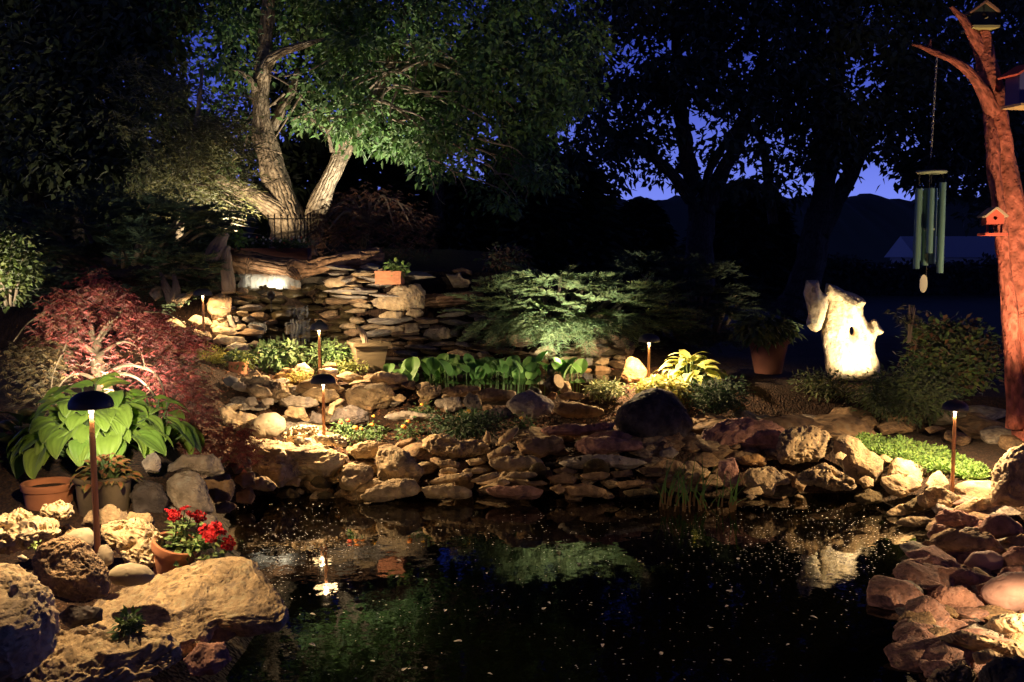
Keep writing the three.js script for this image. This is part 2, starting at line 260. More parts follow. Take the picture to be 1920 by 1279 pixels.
function groundAt(x, z) {
  const D = -z, left = 0.14 + 0.18 * smooth(3.2, 4, D) + 0.36 * smooth(4, 6.2, D), right = -0.12 + 0.3 * smooth(5.2, 6.3, D) + 0.2 * smooth(4, 6, x);
  const mid = 0.23 + 0.27 * smooth(7.3, 7.9, D);
  let side = lerp(left, right, smooth(-1.2, 1.6, x)), h = lerp(side, mid, smooth(5.2, 6.7, D) * smooth(-2.6, -1.7, x));
  if (D > 5.5) h = lerp(h, Math.min(h, 0.36 + 0.1 * smooth(6.5, 8.5, D)), smooth(1.8, 3, x));
  const top = lerp(0.85, 0.05, smooth(-0.3, 2.2, x));
  h += top * smooth(9.05, 9.75, D) * (1 - smooth(16, 24, D));
  h -= 0.24 * smooth(8.8, 9.6, D) * (1 - smooth(-2.4, -1.6, x)) * (1 - smooth(12, 16, D));
  h += 0.22 * smooth(10, 12, D) * (1 - smooth(15, 22, D)) * (1 - smooth(-1, 1.5, x));
  h = lerp(h, -0.52, smooth(12, 22, D) * smooth(-0.5, 2.5, x) + smooth(18, 26, D) * (1 - smooth(-0.5, 2.5, x)));
  const ex = (x + 0.05) / 1.02, ez = (z + 8.3) / 0.62, pool = Math.hypot(ex, ez);
  h -= 0.28 * (1 - smooth(0.82, 1.05, pool));
  if (D < 9) { const s = shoreDist(x, z); h = s < 0 ? -0.02 - 0.55 * smooth(0, 0.6, -s) : h * smooth(-0.02, 0.32, s); }
  return h + (D > 1 && D < 20 ? 0.03 * fbm(x * 2.1, z * 2.1, 4, 3) : 0);
}
{
  const lines = (fine0, fine1, step, far0, far1) => { const a = []; for (let v = fine0; v <= fine1 + 1e-6; v += step) a.push(v); let s = step, v = fine0; while (v > far0) { s *= 1.22; v -= s; a.unshift(v); } s = step; v = fine1; while (v < far1) { s *= 1.22; v += s; a.push(v); } return a; };
  const xs = lines(-5.5, 5.5, 0.11, -700, 700), zs = lines(-13, -1.6, 0.11, -900, 60), pos = [], col = [], uv = [], idx = [];
  for (const z of zs) for (const x of xs) {
    pos.push(x, groundAt(x, z), z); uv.push(x / 0.8, z / 0.8);
    const g = smooth(-12.5, -15, z), n = 0.75 + 0.6 * (fbm(x * 3, z * 3, 9, 3) + 0.3), soil = [0.07 * n, 0.038 * n, 0.022 * n], lawn = [0.05, 0.085, 0.035], mud = smooth(0.03, -0.03, pos[pos.length - 2]);
    for (let q = 0; q < 3; q++) col.push(lerp(lerp(soil[q], [0.05, 0.05, 0.03][q], mud), lawn[q] * (0.8 + 0.5 * n * 0.4), g));
  }
  const W = xs.length;
  for (let j = 0; j < zs.length - 1; j++) for (let i = 0; i < W - 1; i++) { const a = j * W + i; idx.push(a, a + W, a + 1, a + 1, a + W, a + W + 1); }
  const g = new THREE.BufferGeometry(); g.setAttribute('position', new THREE.Float32BufferAttribute(pos, 3)); g.setAttribute('color', new THREE.Float32BufferAttribute(col, 3)); g.setAttribute('uv', new THREE.Float32BufferAttribute(uv, 2)); g.setIndex(idx); g.computeVertexNormals();
  structure('ground', g, std({ color: [1, 1, 1], vertexColors: true, map: soilMap, bumpMap: soilBump, bumpScale: 0.02, roughness: 0.98 }), 'brown mulch beds that turn to lawn beyond the garden');
}
// pond water: a clear sheet over a dark bed
{
  const m = phys({ color: [0.14, 0.14, 0.08], transmission: 1, thickness: 0, roughness: 0.015, ior: 1.33, bumpMap: rip, bumpScale: 0.0011, side: THREE.DoubleSide });
  const s = new THREE.Shape(); shore.forEach(([x, z], i) => { const cx = 0.6, cz = -4.9, k = 1.12, X = cx + (x - cx) * k, Y = -(cz + (z - cz) * k); i ? s.lineTo(X, Y) : s.moveTo(X, Y); });
  const g = new THREE.ShapeGeometry(s); g.rotateX(-Math.PI / 2);
  const p = g.attributes.position, uv = g.attributes.uv; for (let i = 0; i < p.count; i++) uv.setXY(i, p.getX(i) / 0.9, p.getZ(i) / 0.9);
  structure('pond_water', g, m, 'dark still pond water mirroring the lit rocks');
  const e = new THREE.CircleGeometry(1, 48); place(e, -0.05, 0.525, -8.3, -Math.PI / 2, 0, 0, 1.05, 0.64, 1); // scaled in its own plane first
  structure('pool_water', e, m, 'dark water of the raised lily pool');
}
// bed of the pond: dark silt stones that the water hides
{ // hill on the horizon with a bumpy wooded top
  const pos = [], idx = [], nx = 760, ny = 10;
  for (let j = 0; j <= ny; j++) for (let i = 0; i <= nx; i++) {
    const x = lerp(-420, 420, i / nx), f = j / ny, ridge = 20.3 + 2.0 * fbm(x * 0.011, 3, 1, 3) * 2 + 1.3 * smooth(-20, 60, -x) + 1.2 * N3(x * 0.16, 1, 5) + 2.6 * Math.abs(N3(x * 0.21, 2, 8)) + 1.3 * Math.abs(N3(x * 0.62, 4, 8));
    pos.push(x, -0.6 + ridge * Math.sin(f * Math.PI / 2) + (f > 0.1 ? 0.7 * N3(x * 0.3, f * 20, 4) : 0), -265 - 70 * f);
  }
  for (let j = 0; j < ny; j++) for (let i = 0; i < nx; i++) { const a = j * (nx + 1) + i; idx.push(a, a + 1, a + nx + 1, a + 1, a + nx + 2, a + nx + 1); }
  const g = new THREE.BufferGeometry(); g.setAttribute('position', new THREE.Float32BufferAttribute(pos, 3)); g.setIndex(idx); g.computeVertexNormals();
  structure('hill', g, std({ color: [0.05, 0.065, 0.045], roughness: 1 }), 'dark wooded hill across the valley');
}
{ // far house: only the pale roofs catch the sky
  const d = 66, t = thing('far_house', 'low house with pale roofs beyond the lawn hedge', 'house', V(at(1780, 490, d).x, -0.5, -d));
  const s = mpp(d), wall = std({ color: [0.28, 0.27, 0.27] }), roof = std({ color: [0.34, 0.35, 0.4], roughness: 0.6 }), dark = std({ color: [0.02, 0.02, 0.025], roughness: 0.3 });
  part(t, 'wall', merge([bx(6.2, 1.9, 5, 0.2, 0.95, 0), bx(3.4, 1.6, 4, 3.6, 0.8, 1.2)]), wall);
  const prism = (w, h, l) => { const q = new THREE.Shape(); q.moveTo(-l / 2, 0); q.lineTo(l / 2, 0); q.lineTo(0, h); q.closePath(); const g = new THREE.ExtrudeGeometry(q, { depth: w, bevelEnabled: false }); return place(g, -w / 2, 0, 0, 0, Math.PI / 2, 0); };
  const r1 = part(t, 'roof', prism(6.8, 1.35, 5.6), roof); r1.position.set(0.2, 1.9, 0); r1.geometry.rotateY(0); 
  const r2 = part(t, 'roof', prism(3.9, 0.9, 4.6), roof); r2.position.set(3.7, 1.6, 1.2);
  for (const x of [-1.8, 0.1, 1.9]) { const w = part(t, 'window', bx(0.9, 0.8, 0.1, x, 1.2, 2.53), dark); part(w, 'frame', merge([bx(1.02, 0.06, 0.06, x, 1.63, 2.6), bx(1.02, 0.06, 0.06, x, 0.77, 2.6), bx(0.06, 0.8, 0.06, x - 0.48, 1.2, 2.6), bx(0.06, 0.8, 0.06, x + 0.48, 1.2, 2.6)]), wall); }
}
{ // the garden's own house, behind the place where the photograph was taken
  const t = thing('garden_house', 'two-storey house behind the viewer whose dark wall faces the pond', 'house', V(0, 0, 5.2)), wall = std({ color: [0.3, 0.26, 0.22], map: grainMap }), trim = std({ color: [0.5, 0.48, 0.45] }), dark = std({ color: [0.02, 0.02, 0.025], roughness: 0.15 }), roof = std({ color: [0.09, 0.08, 0.08] });
  part(t, 'wall', bx(22, 6.4, 8, 0, 2.9, 4.2), wall);
  const s = new THREE.Shape(); s.moveTo(-5, 0); s.lineTo(5, 0); s.lineTo(0, 3); s.closePath(); part(t, 'roof', place(new THREE.ExtrudeGeometry(s, { depth: 23.4, bevelEnabled: false }), -11.7, 6.12, 4.2, 0, Math.PI / 2, 0), roof);
  for (const [x, y] of [[-7, 4.2], [-3, 4.2], [3, 4.2], [7, 4.2], [-7, 1.3], [7, 1.3], [3.2, 1.3]]) { const w = part(t, 'window', bx(1.3, 1.3, 0.06, x, y, 0.19), dark); part(w, 'frame', merge([bx(1.5, 0.1, 0.08, x, y + 0.7, 0.17), bx(1.5, 0.1, 0.1, x, y - 0.7, 0.17), bx(0.1, 1.3, 0.08, x - 0.7, y, 0.17), bx(0.1, 1.3, 0.08, x + 0.7, y, 0.17)]), trim); }
  const d = part(t, 'door', bx(1, 2.05, 0.06, -2.2, 0.83, 0.18), std({ color: [0.1, 0.05, 0.03] })); part(d, 'handle', place(new THREE.SphereGeometry(0.035, 10, 8), -1.8, 0.85, 0.12), trim);
}
{ // hedge at the far edge of the lawn
  const L = new Leaves(71);
  for (let i = 0; i < 2600; i++) { const x = -8 + 46 * L.r(), y = -0.5 + 1.75 * Math.pow(L.r(), 0.7) * (0.9 + 0.25 * N3(x * 0.6, 1, 2)), z = -52 - 1.6 * L.r(); L.cluster(V(x, y, z), 0.45, 9, 0.3, 0.2, [0.02, 0.03, 0.018], 0.1); }
  const core = []; for (let k = 0; k < 46; k++) core.push(bx(1.02, 1.45 + 0.25 * N3(k * 0.7, 3, 1), 1.1, -7.5 + k, 0.15, -52.9 + 0.002 * k));
  const t = thing('hedge', 'long dark clipped hedge along the far edge of the lawn', 'hedge', V(0, 0, 0));
  part(t, 'foliage', L.geo(), dullLeafMat); part(t, 'stems', merge(core), std({ color: [0.012, 0.016, 0.01] }));
}
// ---------- lower edge of the pond: stacked ledge stones ----------
const gPond = 'rocks edging the back of the pond';
const ledge = thing('stacked_stone_edging', 'low stacked edging of flat tan stones along the back of the pond', 'stone edging', V(0, 0, -6.2));
const st = (poly, d, o) => stone(ledge, poly, d, o);
rock('long pale tan rock with cracked overhanging front below the copper lamp', [438, 838, 470, 824, 520, 818, 580, 830, 640, 846, 654, 857, 650, 868, 612, 880, 562, 873, 522, 890, 475, 880, 440, 864], 6.3, { det: 24, lean: 1.7, t: 0.24, amp: 1.1 }, gPond);
rock('blocky tan rock with a stepped top beside the triangular rock', [633, 882, 652, 870, 680, 866, 702, 872, 703, 890, 690, 904, 660, 916, 632, 911], 6.22, { det: 16, lean: 0.8 }, gPond);
rock('triangular tan rock standing on its broad base in the ledge', [702, 886, 703, 858, 712, 838, 730, 826, 745, 831, 772, 851, 804, 879, 798, 889, 770, 895, 722, 894], 6.3, { det: 18, lean: 0.9, t: 0.24, cuts: 16 }, gPond);
rock('flat-topped orange tan rock leaning on the triangular rock', [650, 852, 655, 838, 690, 827, 732, 826, 722, 843, 702, 858, 662, 861], 6.45, { det: 14, col: 'tan' }, gPond);
rock('wide honeycombed rock full of holes on top of the ledge', [786, 822, 805, 808, 832, 811, 868, 825, 902, 822, 921, 832, 916, 850, 890, 858, 850, 859, 810, 850, 790, 840], 6.5, { det: 22, pit: 0.75, lean: 0.3 }, gPond);
rock('small upright pointed stone beside the honeycombed rock', [905, 826, 911, 806, 918, 810, 922, 832, 912, 838], 6.55, { det: 9, lean: 0.1 }, gPond);
rock('narrow finger stone tilted up over the ledge', [932, 823, 950, 808, 970, 797, 976, 802, 962, 820, 946, 833, 934, 833], 6.5, { det: 9 }, gPond);
rock('two-toned brown block with a sharp crest in the middle of the ledge', [962, 828, 976, 819, 1015, 818, 1040, 812, 1060, 824, 1066, 838, 1042, 850, 1010, 856, 974, 852], 6.45, { det: 16, col: 'brown', lean: 0.3 }, gPond);
rock('long reddish brown rock with a lumpy end over the thin slab', [1072, 830, 1090, 819, 1130, 817, 1180, 824, 1213, 832, 1206, 846, 1150, 851, 1100, 853, 1080, 844], 6.42, { det: 16, col: 'red', lean: 0.3 }, gPond);
rock('flat reddish stone lying on the long lumpy rock', [1090, 819, 1120, 807, 1160, 807, 1190, 816, 1180, 827, 1110, 827], 6.55, { det: 10, col: 'red' }, gPond);
rock('long grey slab with an orange tip, topmost of the ledge', [1008, 803, 1050, 795, 1110, 797, 1150, 785, 1161, 794, 1146, 808, 1080, 816, 1020, 816], 6.65, { det: 13, col: 'red', lean: 0.5 }, gPond);
st([672, 929, 690, 912, 740, 895, 780, 900, 791, 915, 785, 926, 730, 931, 692, 933], 6.08, { lean: 0.9, det: 10 });
st([789, 913, 830, 907, 870, 913, 889, 922, 880, 931, 830, 932, 795, 929], 6.08, { lean: 0.7, det: 10 });
st([896, 915, 930, 908, 990, 912, 1026, 920, 1020, 931, 970, 933, 920, 927], 6.06, { lean: 0.7, det: 10, col: 'red' });
st([912, 851, 935, 837, 960, 833, 966, 842, 930, 859, 915, 863], 6.38, { lean: 0.5 });
st([915, 862, 950, 853, 1000, 852, 1022, 860, 1020, 873, 990, 881, 950, 883, 920, 873], 6.3, { det: 10 });
st([1045, 863, 1080, 855, 1150, 852, 1222, 860, 1216, 871, 1150, 875, 1070, 873], 6.28, { lean: 0.7, det: 10, col: 'grey' });
for (const [p, c] of [[[820, 881, 845, 875, 864, 880, 856, 887, 825, 889]], [[862, 881, 900, 876, 919, 881, 900, 888, 868, 887]], [[798, 900, 840, 887, 886, 885, 888, 894, 850, 903, 804, 906]], [[878, 903, 910, 889, 936, 881, 938, 891, 920, 899, 890, 905]], [[945, 895, 955, 884, 1005, 885, 1012, 893, 980, 898]], [[1033, 879, 1060, 874, 1083, 880, 1078, 889, 1045, 889], 'brown'], [[1018, 893, 1060, 885, 1087, 896, 1080, 906, 1040, 906], 'brown'], [[1052, 912, 1090, 903, 1142, 917, 1130, 930, 1070, 932], 'brown'], [[1085, 890, 1120, 883, 1150, 889, 1135, 899, 1095, 899], 'brown'], [[1140, 884, 1185, 880, 1190, 892, 1150, 896], 'brown'], [[812, 864, 845, 861, 865, 867, 862, 876, 825, 877]], [[735, 905, 700, 898, 660, 920, 672, 925, 720, 915]], [[1150, 904, 1200, 898, 1215, 908, 1165, 916], 'brown'], [[1160, 920, 1215, 914, 1240, 926, 1180, 932], 'wet'], [[1030, 915, 1050, 906, 1062, 918, 1048, 928], 'brown'], [[930, 902, 948, 896, 958, 905, 945, 912, 932, 910]], [[980, 903, 1020, 900, 1032, 908, 1000, 912], 'brown'], [[1020, 866, 1050, 866, 1050, 876, 1022, 876], 'wet'], [[1195, 876, 1240, 872, 1250, 884, 1205, 890], 'brown'], [[870, 862, 900, 858, 914, 866, 880, 873]], [[1235, 846, 1260, 835, 1275, 848, 1262, 860, 1238, 858], 'grey']]) st(p, 6.14 + (915 - p[1]) * 0.004, { lean: 0.6, col: c || 'tan', amp: 0.8 });
st([440, 922, 470, 909, 480, 930, 470, 944, 444, 943], 5.95, { col: 'brown' });
st([446, 906, 465, 892, 500, 892, 520, 908, 510, 919, 470, 916], 6.0, { lean: 0.6, det: 9 });
st([533, 909, 550, 894, 566, 898, 560, 913], 6.25, {});
for (const [x, y, w, h, c] of [[480, 900, 40, 26, 'wet'], [540, 930, 60, 22, 'wet'], [610, 932, 50, 18, 'wet'], [600, 905, 40, 20, 'wet'], [870, 900, 44, 14, 'brown'], [1120, 872, 60, 14, 'wet'], [1010, 880, 40, 12, 'wet'], [640, 928, 34, 12, 'brown'], [1230, 918, 50, 16, 'wet'], [1270, 880, 40, 22, 'brown'], [1300, 900, 46, 22, 'brown'], [1250, 900, 40, 16, 'brown']]) st([x - w / 2, y, x - w / 4, y - h / 2, x + w / 4, y - h / 2, x + w / 2, y + 2, x + w / 4, y + h / 2, x - w / 4, y + h / 2], 6.25, { col: c, t: 0.3 });
// right end of the back edge
rock('huge dark brown boulder with a cleft lying behind the reeds', [1293, 832, 1310, 804, 1350, 787, 1390, 777, 1440, 784, 1470, 800, 1482, 830, 1470, 852, 1400, 850, 1330, 850, 1298, 846], 6.65, { det: 24, col: 'red', amp: 1.2, lean: 0.35 }, gPond);
rock('knobbly lamp-lit end boulder joined to the huge brown one', [1456, 815, 1470, 801, 1500, 794, 1540, 804, 1558, 820, 1563, 846, 1540, 861, 1500, 869, 1465, 863, 1452, 840], 6.4, { det: 20, amp: 1.3, col: 'tan', pit: 0.25 }, gPond);
rock('upright reddish grey block with a split face beside the reeds', [1350, 864, 1378, 856, 1388, 885, 1391, 912, 1360, 917, 1346, 892], 6.12, { det: 12, col: 'red', lean: 0.1 }, gPond);
rock('brick-like stone lying flat under the huge brown boulder', [1384, 853, 1410, 849, 1442, 858, 1437, 872, 1400, 869], 6.4, { det: 9, col: 'orange' }, gPond);
rock('split pale rock on a stubby foot at the water edge', [1393, 888, 1410, 876, 1440, 872, 1458, 881, 1480, 895, 1484, 906, 1458, 912, 1452, 930, 1436, 930, 1428, 912, 1410, 914, 1396, 905], 6.08, { det: 16, amp: 1.2, lean: 0.35 }, gPond);
rock('eroded pale rock riddled with dark channels at the water edge', [1493, 883, 1520, 872, 1545, 867, 1572, 880, 1602, 895, 1613, 908, 1600, 921, 1560, 917, 1520, 906, 1497, 899], 6.02, { det: 22, pit: 1.0, amp: 1.3, lean: 0.5 }, gPond);
rock('long smooth slab leaning down towards the water beside groundcover', [1562, 826, 1580, 814, 1602, 818, 1627, 840, 1642, 855, 1668, 869, 1662, 885, 1642, 894, 1620, 890, 1590, 871, 1583, 846], 6.25, { det: 16, lean: 1.0, t: 0.3, amp: 0.7 }, gPond);
rock('bright squarish boulder under the groundcover near the lamp', [1667, 872, 1680, 857, 1710, 859, 1736, 874, 1740, 896, 1735, 912, 1700, 906, 1664, 891], 6.12, { det: 14, lean: 0.5, amp: 0.6, col: 'cream' }, gPond);
rock('wedge of bright stone with a shadowed underside at the shore', [1650, 896, 1680, 887, 1710, 892, 1732, 910, 1720, 921, 1690, 934, 1665, 921, 1648, 906], 5.98, { det: 14, lean: 0.6 }, gPond);
rock('small pale hump of stone just before the lamp post', [1736, 907, 1748, 886, 1762, 881, 1776, 894, 1786, 910, 1770, 920, 1740, 917], 5.95, { det: 11, col: 'cream', amp: 0.7 }, gPond);
rock('rounded tan rock with a curled lip beneath the lamp', [1722, 927, 1740, 910, 1770, 907, 1806, 930, 1809, 941, 1780, 954, 1740, 952, 1724, 942], 5.7, { det: 16, amp: 1.2, lean: 0.5 }, gPond);
rock('narrow wedge of tan stone at the foot of the tall pillar rock', [1775, 962, 1800, 946, 1830, 929, 1882, 934, 1872, 950, 1800, 966], 5.6, { det: 12, lean: 0.8 }, gPond);
rock('flat cream flagstone lying beside the lamp post', [1782, 908, 1830, 899, 1872, 903, 1905, 915, 1860, 930, 1800, 922], 5.85, { det: 11, lean: 2.5, t: 0.08, amp: 0.4, col: 'cream' }, gPond);
rock('tall grey pillar rock with fluted sides at the frame edge', [1860, 944, 1868, 905, 1882, 868, 1900, 838, 1925, 827, 1965, 835, 1970, 960, 1905, 956], 5.45, { det: 24, lean: 0.05, col: 'tan', amp: 0.8, layer: 0 }, gPond);
rock('low pale shore stone with a bite out of its top', [1657, 963, 1685, 944, 1723, 941, 1726, 955, 1700, 966, 1668, 970], 5.8, { det: 10, lean: 0.6 }, gPond);
rock('thin shore slab just breaking the water by the wedge stone', [1680, 978, 1700, 966, 1745, 970, 1750, 982, 1715, 990], 5.55, { det: 8, lean: 0.8 }, gPond);
for (const [l, p, d, c] of [['small knob of pale stone wedged under the leaning slab', [1608, 899, 1624, 891, 1642, 899, 1640, 914, 1622, 916], 6.05, 'tan'], ['small pale pebble caught between slab and knobbly boulder', [1563, 853, 1576, 846, 1588, 853, 1580, 862, 1566, 861], 6.2, 'cream'], ['tiny pale rock alone at the foot of the split rock', [1398, 930, 1410, 924, 1420, 932, 1408, 938], 6.0, 'tan'], ['dark wet stone under the wedge of bright stone', [1600, 930, 1630, 915, 1660, 925, 1660, 942, 1620, 945], 5.98, 'wet'], ['dark wet stone behind the rounded lip rock', [1690, 945, 1720, 930, 1745, 945, 1730, 958, 1700, 958], 5.75, 'wet'], ['dull brown stone under the split pale rock', [1440, 915, 1470, 905, 1500, 915, 1490, 930, 1450, 932], 6.1, 'wet'], ['thin tan flake on top of the squarish boulder', [1640, 857, 1655, 850, 1675, 862, 1668, 868], 6.25, 'tan']]) rock(l, p, d, { det: 8, col: c }, gPond);
// ---------- reddish pile on the bank ----------
const gRed = 'reddish rocks piled on the near bank';
rock('ridged purple grey rock at the top of the reddish pile', [1752, 967, 1770, 954, 1820, 956, 1844, 970, 1840, 986, 1800, 992, 1758, 982], 5.4, { det: 14, col: 'red', amp: 1.2, layer: 0.5 }, gRed);
rock('smooth red slab-sided rock below the tall pillar', [1836, 987, 1850, 967, 1882, 963, 1918, 985, 1926, 1002, 1880, 1008, 1848, 1003], 5.2, { det: 14, col: 'red', amp: 0.5, lean: 0.7 }, gRed);
rock('broad lumpy brown rock across the middle of the pile', [1712, 1032, 1740, 1009, 1780, 988, 1830, 989, 1872, 1004, 1893, 1032, 1870, 1043, 1800, 1054, 1748, 1048], 5.05, { det: 18, col: 'brown', amp: 1.2 }, gRed);
rock('oval grey pink cobble resting on the broad lumpy rock', [1808, 1055, 1825, 1034, 1860, 1030, 1886, 1044, 1882, 1066, 1840, 1074, 1814, 1069], 4.85, { ...PEB, col: 'red' }, gRed);
rock('long pink rock sloping into the water at the pile edge', [1652, 1106, 1670, 1074, 1700, 1049, 1760, 1039, 1804, 1050, 1802, 1077, 1770, 1102, 1720, 1120, 1680, 1122], 4.7, { det: 18, col: 'red', lean: 0.7, amp: 1.1 }, gRed);
rock('folded reddish rock between the pink slope and the big cobble', [1742, 1092, 1760, 1064, 1810, 1061, 1872, 1080, 1884, 1096, 1830, 1108, 1780, 1108], 4.55, { det: 16, col: 'red', amp: 1.3 }, gRed);
rock('large smooth two-toned cobble at the frame edge', [1840, 1107, 1858, 1085, 1890, 1071, 1935, 1068, 1975, 1110, 1950, 1145, 1890, 1146, 1852, 1126], 4.25, { ...PEB, col: 'red', det: 16 }, gRed);
rock('grey rock with a round orange broken end', [1736, 1127, 1760, 1099, 1800, 1097, 1850, 1114, 1865, 1140, 1850, 1160, 1815, 1162, 1775, 1147, 1742, 1142], 4.3, { det: 18, col: 'red' }, gRed);
rock('pale greenish rock with a notched nose reaching the water', [1666, 1167, 1684, 1145, 1702, 1129, 1742, 1139, 1792, 1154, 1808, 1175, 1792, 1194, 1750, 1188, 1706, 1180], 4.15, { det: 18, amp: 1.3 }, gRed);
rock('broad bright slab lit from beyond the frame edge', [1828, 1176, 1860, 1154, 1920, 1143, 1985, 1160, 1985, 1205, 1900, 1210, 1848, 1197], 3.95, { det: 16, col: 'cream', amp: 0.8, lean: 0.9, t: 0.3 }, gRed);
rock('long bright slab ending in pitted lumps near the water', [1752, 1197, 1790, 1188, 1850, 1203, 1920, 1199, 1985, 1230, 1960, 1258, 1890, 1248, 1830, 1234, 1766, 1218], 3.72, { det: 20, col: 'tan', amp: 1.1, lean: 0.9, t: 0.3, pit: 0.3 }, gRed);
rock('mossy tan rock standing alone in the shallow water', [1616, 1199, 1634, 1182, 1655, 1175, 1692, 1184, 1712, 1198, 1690, 1212, 1640, 1212], 4.0, { det: 14, amp: 1.2 }, gRed);
rock('large dark rock in the corner of the near bank', [1836, 1254, 1868, 1226, 1912, 1228, 1985, 1255, 2010, 1350, 1840, 1350], 3.3, { det: 16, col: 'dark' }, gRed);
rock('pitted tan rock at the bottom of the near bank', [1738, 1272, 1768, 1245, 1810, 1238, 1836, 1256, 1828, 1300, 1756, 1305], 3.4, { det: 16, pit: 0.8 }, gRed);
for (const [l, p, d, c] of [['brownish rounded stone under water below the mossy rock', [1672, 1212, 1695, 1200, 1725, 1208, 1732, 1228, 1700, 1240, 1675, 1230], 3.9, 'brown'], ['dark green submerged stone beside the mossy rock', [1612, 1220, 1640, 1208, 1670, 1222, 1660, 1240, 1625, 1242], 3.85, 'wet'], ['brown stone in shadow under the notched pale rock', [1735, 1188, 1765, 1178, 1790, 1195, 1770, 1215, 1740, 1210], 3.95, 'dark'], ['low red stone behind the oval grey pink cobble', [1880, 1042, 1900, 1022, 1945, 1020, 1960, 1055, 1925, 1066, 1890, 1060], 4.85, 'red'], ['small red stone between cobble and two-toned cobble', [1870, 1078, 1886, 1062, 1915, 1062, 1920, 1075, 1892, 1086], 4.6, 'red'], ['flat grey stone between the ridged and the broad rock', [1790, 1000, 1815, 986, 1850, 990, 1852, 1002, 1815, 1008], 5.25, 'grey'], ['purple stone on the water edge above the pink slope', [1738, 1002, 1752, 978, 1778, 985, 1775, 1010, 1750, 1020], 5.25, 'red'], ['flat stone reaching into the water beside the broad rock', [1712, 1030, 1735, 1012, 1770, 1016, 1765, 1032, 1730, 1038], 5.05, 'brown'], ['brown stone between the red slab and the frame edge', [1880, 1012, 1912, 998, 1960, 1005, 1965, 1030, 1910, 1030], 5.1, 'brown'], ['pinkish stone below the folded rock', [1830, 1098, 1852, 1090, 1870, 1102, 1855, 1116, 1835, 1112], 4.4, 'red'], ['dark stone wedged under the round orange end', [1800, 1165, 1830, 1155, 1852, 1170, 1835, 1190, 1806, 1186], 4.1, 'dark'], ['pale chunk between the bright slab and the dark corner rock', [1820, 1225, 1850, 1215, 1885, 1228, 1870, 1246, 1835, 1245], 3.55, 'tan'], ['thin dark shelf of stone at the waterline by the grey rock', [1658, 1140, 1690, 1126, 1735, 1132, 1730, 1146, 1690, 1150], 4.4, 'dark']]) rock(l, p, d, { det: 9, col: c }, gRed);
{
  const pile = thing('rubble_bank', 'bank of small flat reddish stones filling the gaps between larger rocks', 'rubble', V(1.9, 0, -4.6));
  strewn(pile, 190, 1655, 1990, 955, 1275, (x, y) => onWater(x, y)[1] * -0.985, ['red', 'red', 'brown', 'red', 'grey'], 0.085, 91, (x, y) => x > 1740 - 75 * Math.sin((y - 960) / 105) + 20, 0.035);
  const infill = thing('stone_infill', 'small flat stones packed behind the back edge of the pond', 'rubble', V(0.3, 0.3, -6.5));
  strewn(infill, 230, 560, 1500, 800, 905, (x, y) => lerp(6.85, 6.22, (y - 800) / 105), ['tan', 'tan', 'brown', 'brown'], 0.085, 92, (x, y) => y > 830 || x > 1000 || x < 640);
}
{
  const flags = thing('flagstone_edging', 'dim flat flagstones stepping through the dark bed before the standing stone', 'stone edging', V(2.2, 0.3, -7));
  strewn(flags, 60, 1310, 1900, 752, 835, (x, y) => lerp(7.5, 6.6, (y - 752) / 83), ['brown', 'grey', 'brown'], 0.15, 93, (x, y) => y < 800 || x > 1780);
}
// ---------- near bank by the first lamp ----------
const gNear = 'rocks round the near path lamp';
rock('big weathered slab with a dimpled top running into the pond', [140, 1178, 185, 1117, 290, 1081, 370, 1055, 450, 1045, 484, 1054, 507, 1088, 540, 1142, 530, 1162, 470, 1168, 405, 1166, 375, 1202, 330, 1212, 240, 1205, 185, 1205], 3.45, { det: 46, lean: 2.6, t: 0.12, amp: 0.5, near: true, uv: 0.35, cuts: 6 }, gNear);
rock('pitted lower slab with a hollow holding a small weed', [42, 1262, 75, 1218, 100, 1183, 150, 1172, 230, 1184, 330, 1192, 352, 1210, 347, 1237, 300, 1258, 200, 1280, 120, 1310, 52, 1300], 3.0, { det: 42, lean: 3.0, t: 0.1, pit: 0.16, amp: 0.8, near: true, uv: 0.5, cuts: 6 }, gNear);
rock('large angular boulder cut by the frame edge', [-80, 1075, 0, 1056, 42, 1064, 86, 1090, 104, 1120, 101, 1162, 70, 1198, 20, 1228, -80, 1250], 2.85, { det: 34, lean: 9, uv: 0.5, t: 0.2, amp: 0.8, near: true }, gNear);
rock('rounded dark mossy boulder at the foot of the lamp', [52, 1052, 75, 1020, 120, 1003, 162, 1010, 192, 1040, 204, 1080, 199, 1112, 150, 1128, 90, 1123, 58, 1092], 3.3, { det: 34, e: 0.85, col: 'brown', amp: 0.7, uv: 0.35 }, gNear);
rock('flat oval river pebble beside the tilted red flower pot', [197, 1076, 215, 1060, 245, 1053, 275, 1060, 291, 1078, 275, 1093, 235, 1099, 208, 1093], 3.4, { ...PEB, col: 'tan', amp: 0.1 }, gNear);
rock('small upright river pebble against the lamp stem', [179, 1045, 186, 1022, 200, 1019, 212, 1035, 210, 1055, 195, 1063], 3.5, { ...PEB, col: 'tan', amp: 0.1 }, gNear);
rock('rough yellow tufa rock full of hollows at the frame edge', [-60, 1000, 0, 956, 55, 950, 72, 960, 112, 970, 112, 1000, 62, 1024, 0, 1036, -60, 1036], 3.65, { det: 30, pit: 0.6, amp: 0.9, col: 'cream' }, gNear);
rock('knob of tufa standing on the rough yellow rock', [66, 965, 78, 944, 112, 935, 136, 945, 138, 960, 118, 972, 84, 976], 3.75, { det: 18, pit: 0.5, amp: 1.3, col: 'cream' }, gNear);
rock('crumbly yellow tufa rock behind the tilted red flower pot', [182, 1008, 186, 985, 215, 972, 262, 966, 300, 990, 308, 1010, 302, 1030, 290, 1062, 232, 1060, 212, 1034], 3.78, { det: 32, pit: 0.65, amp: 0.9, col: 'cream' }, gNear);
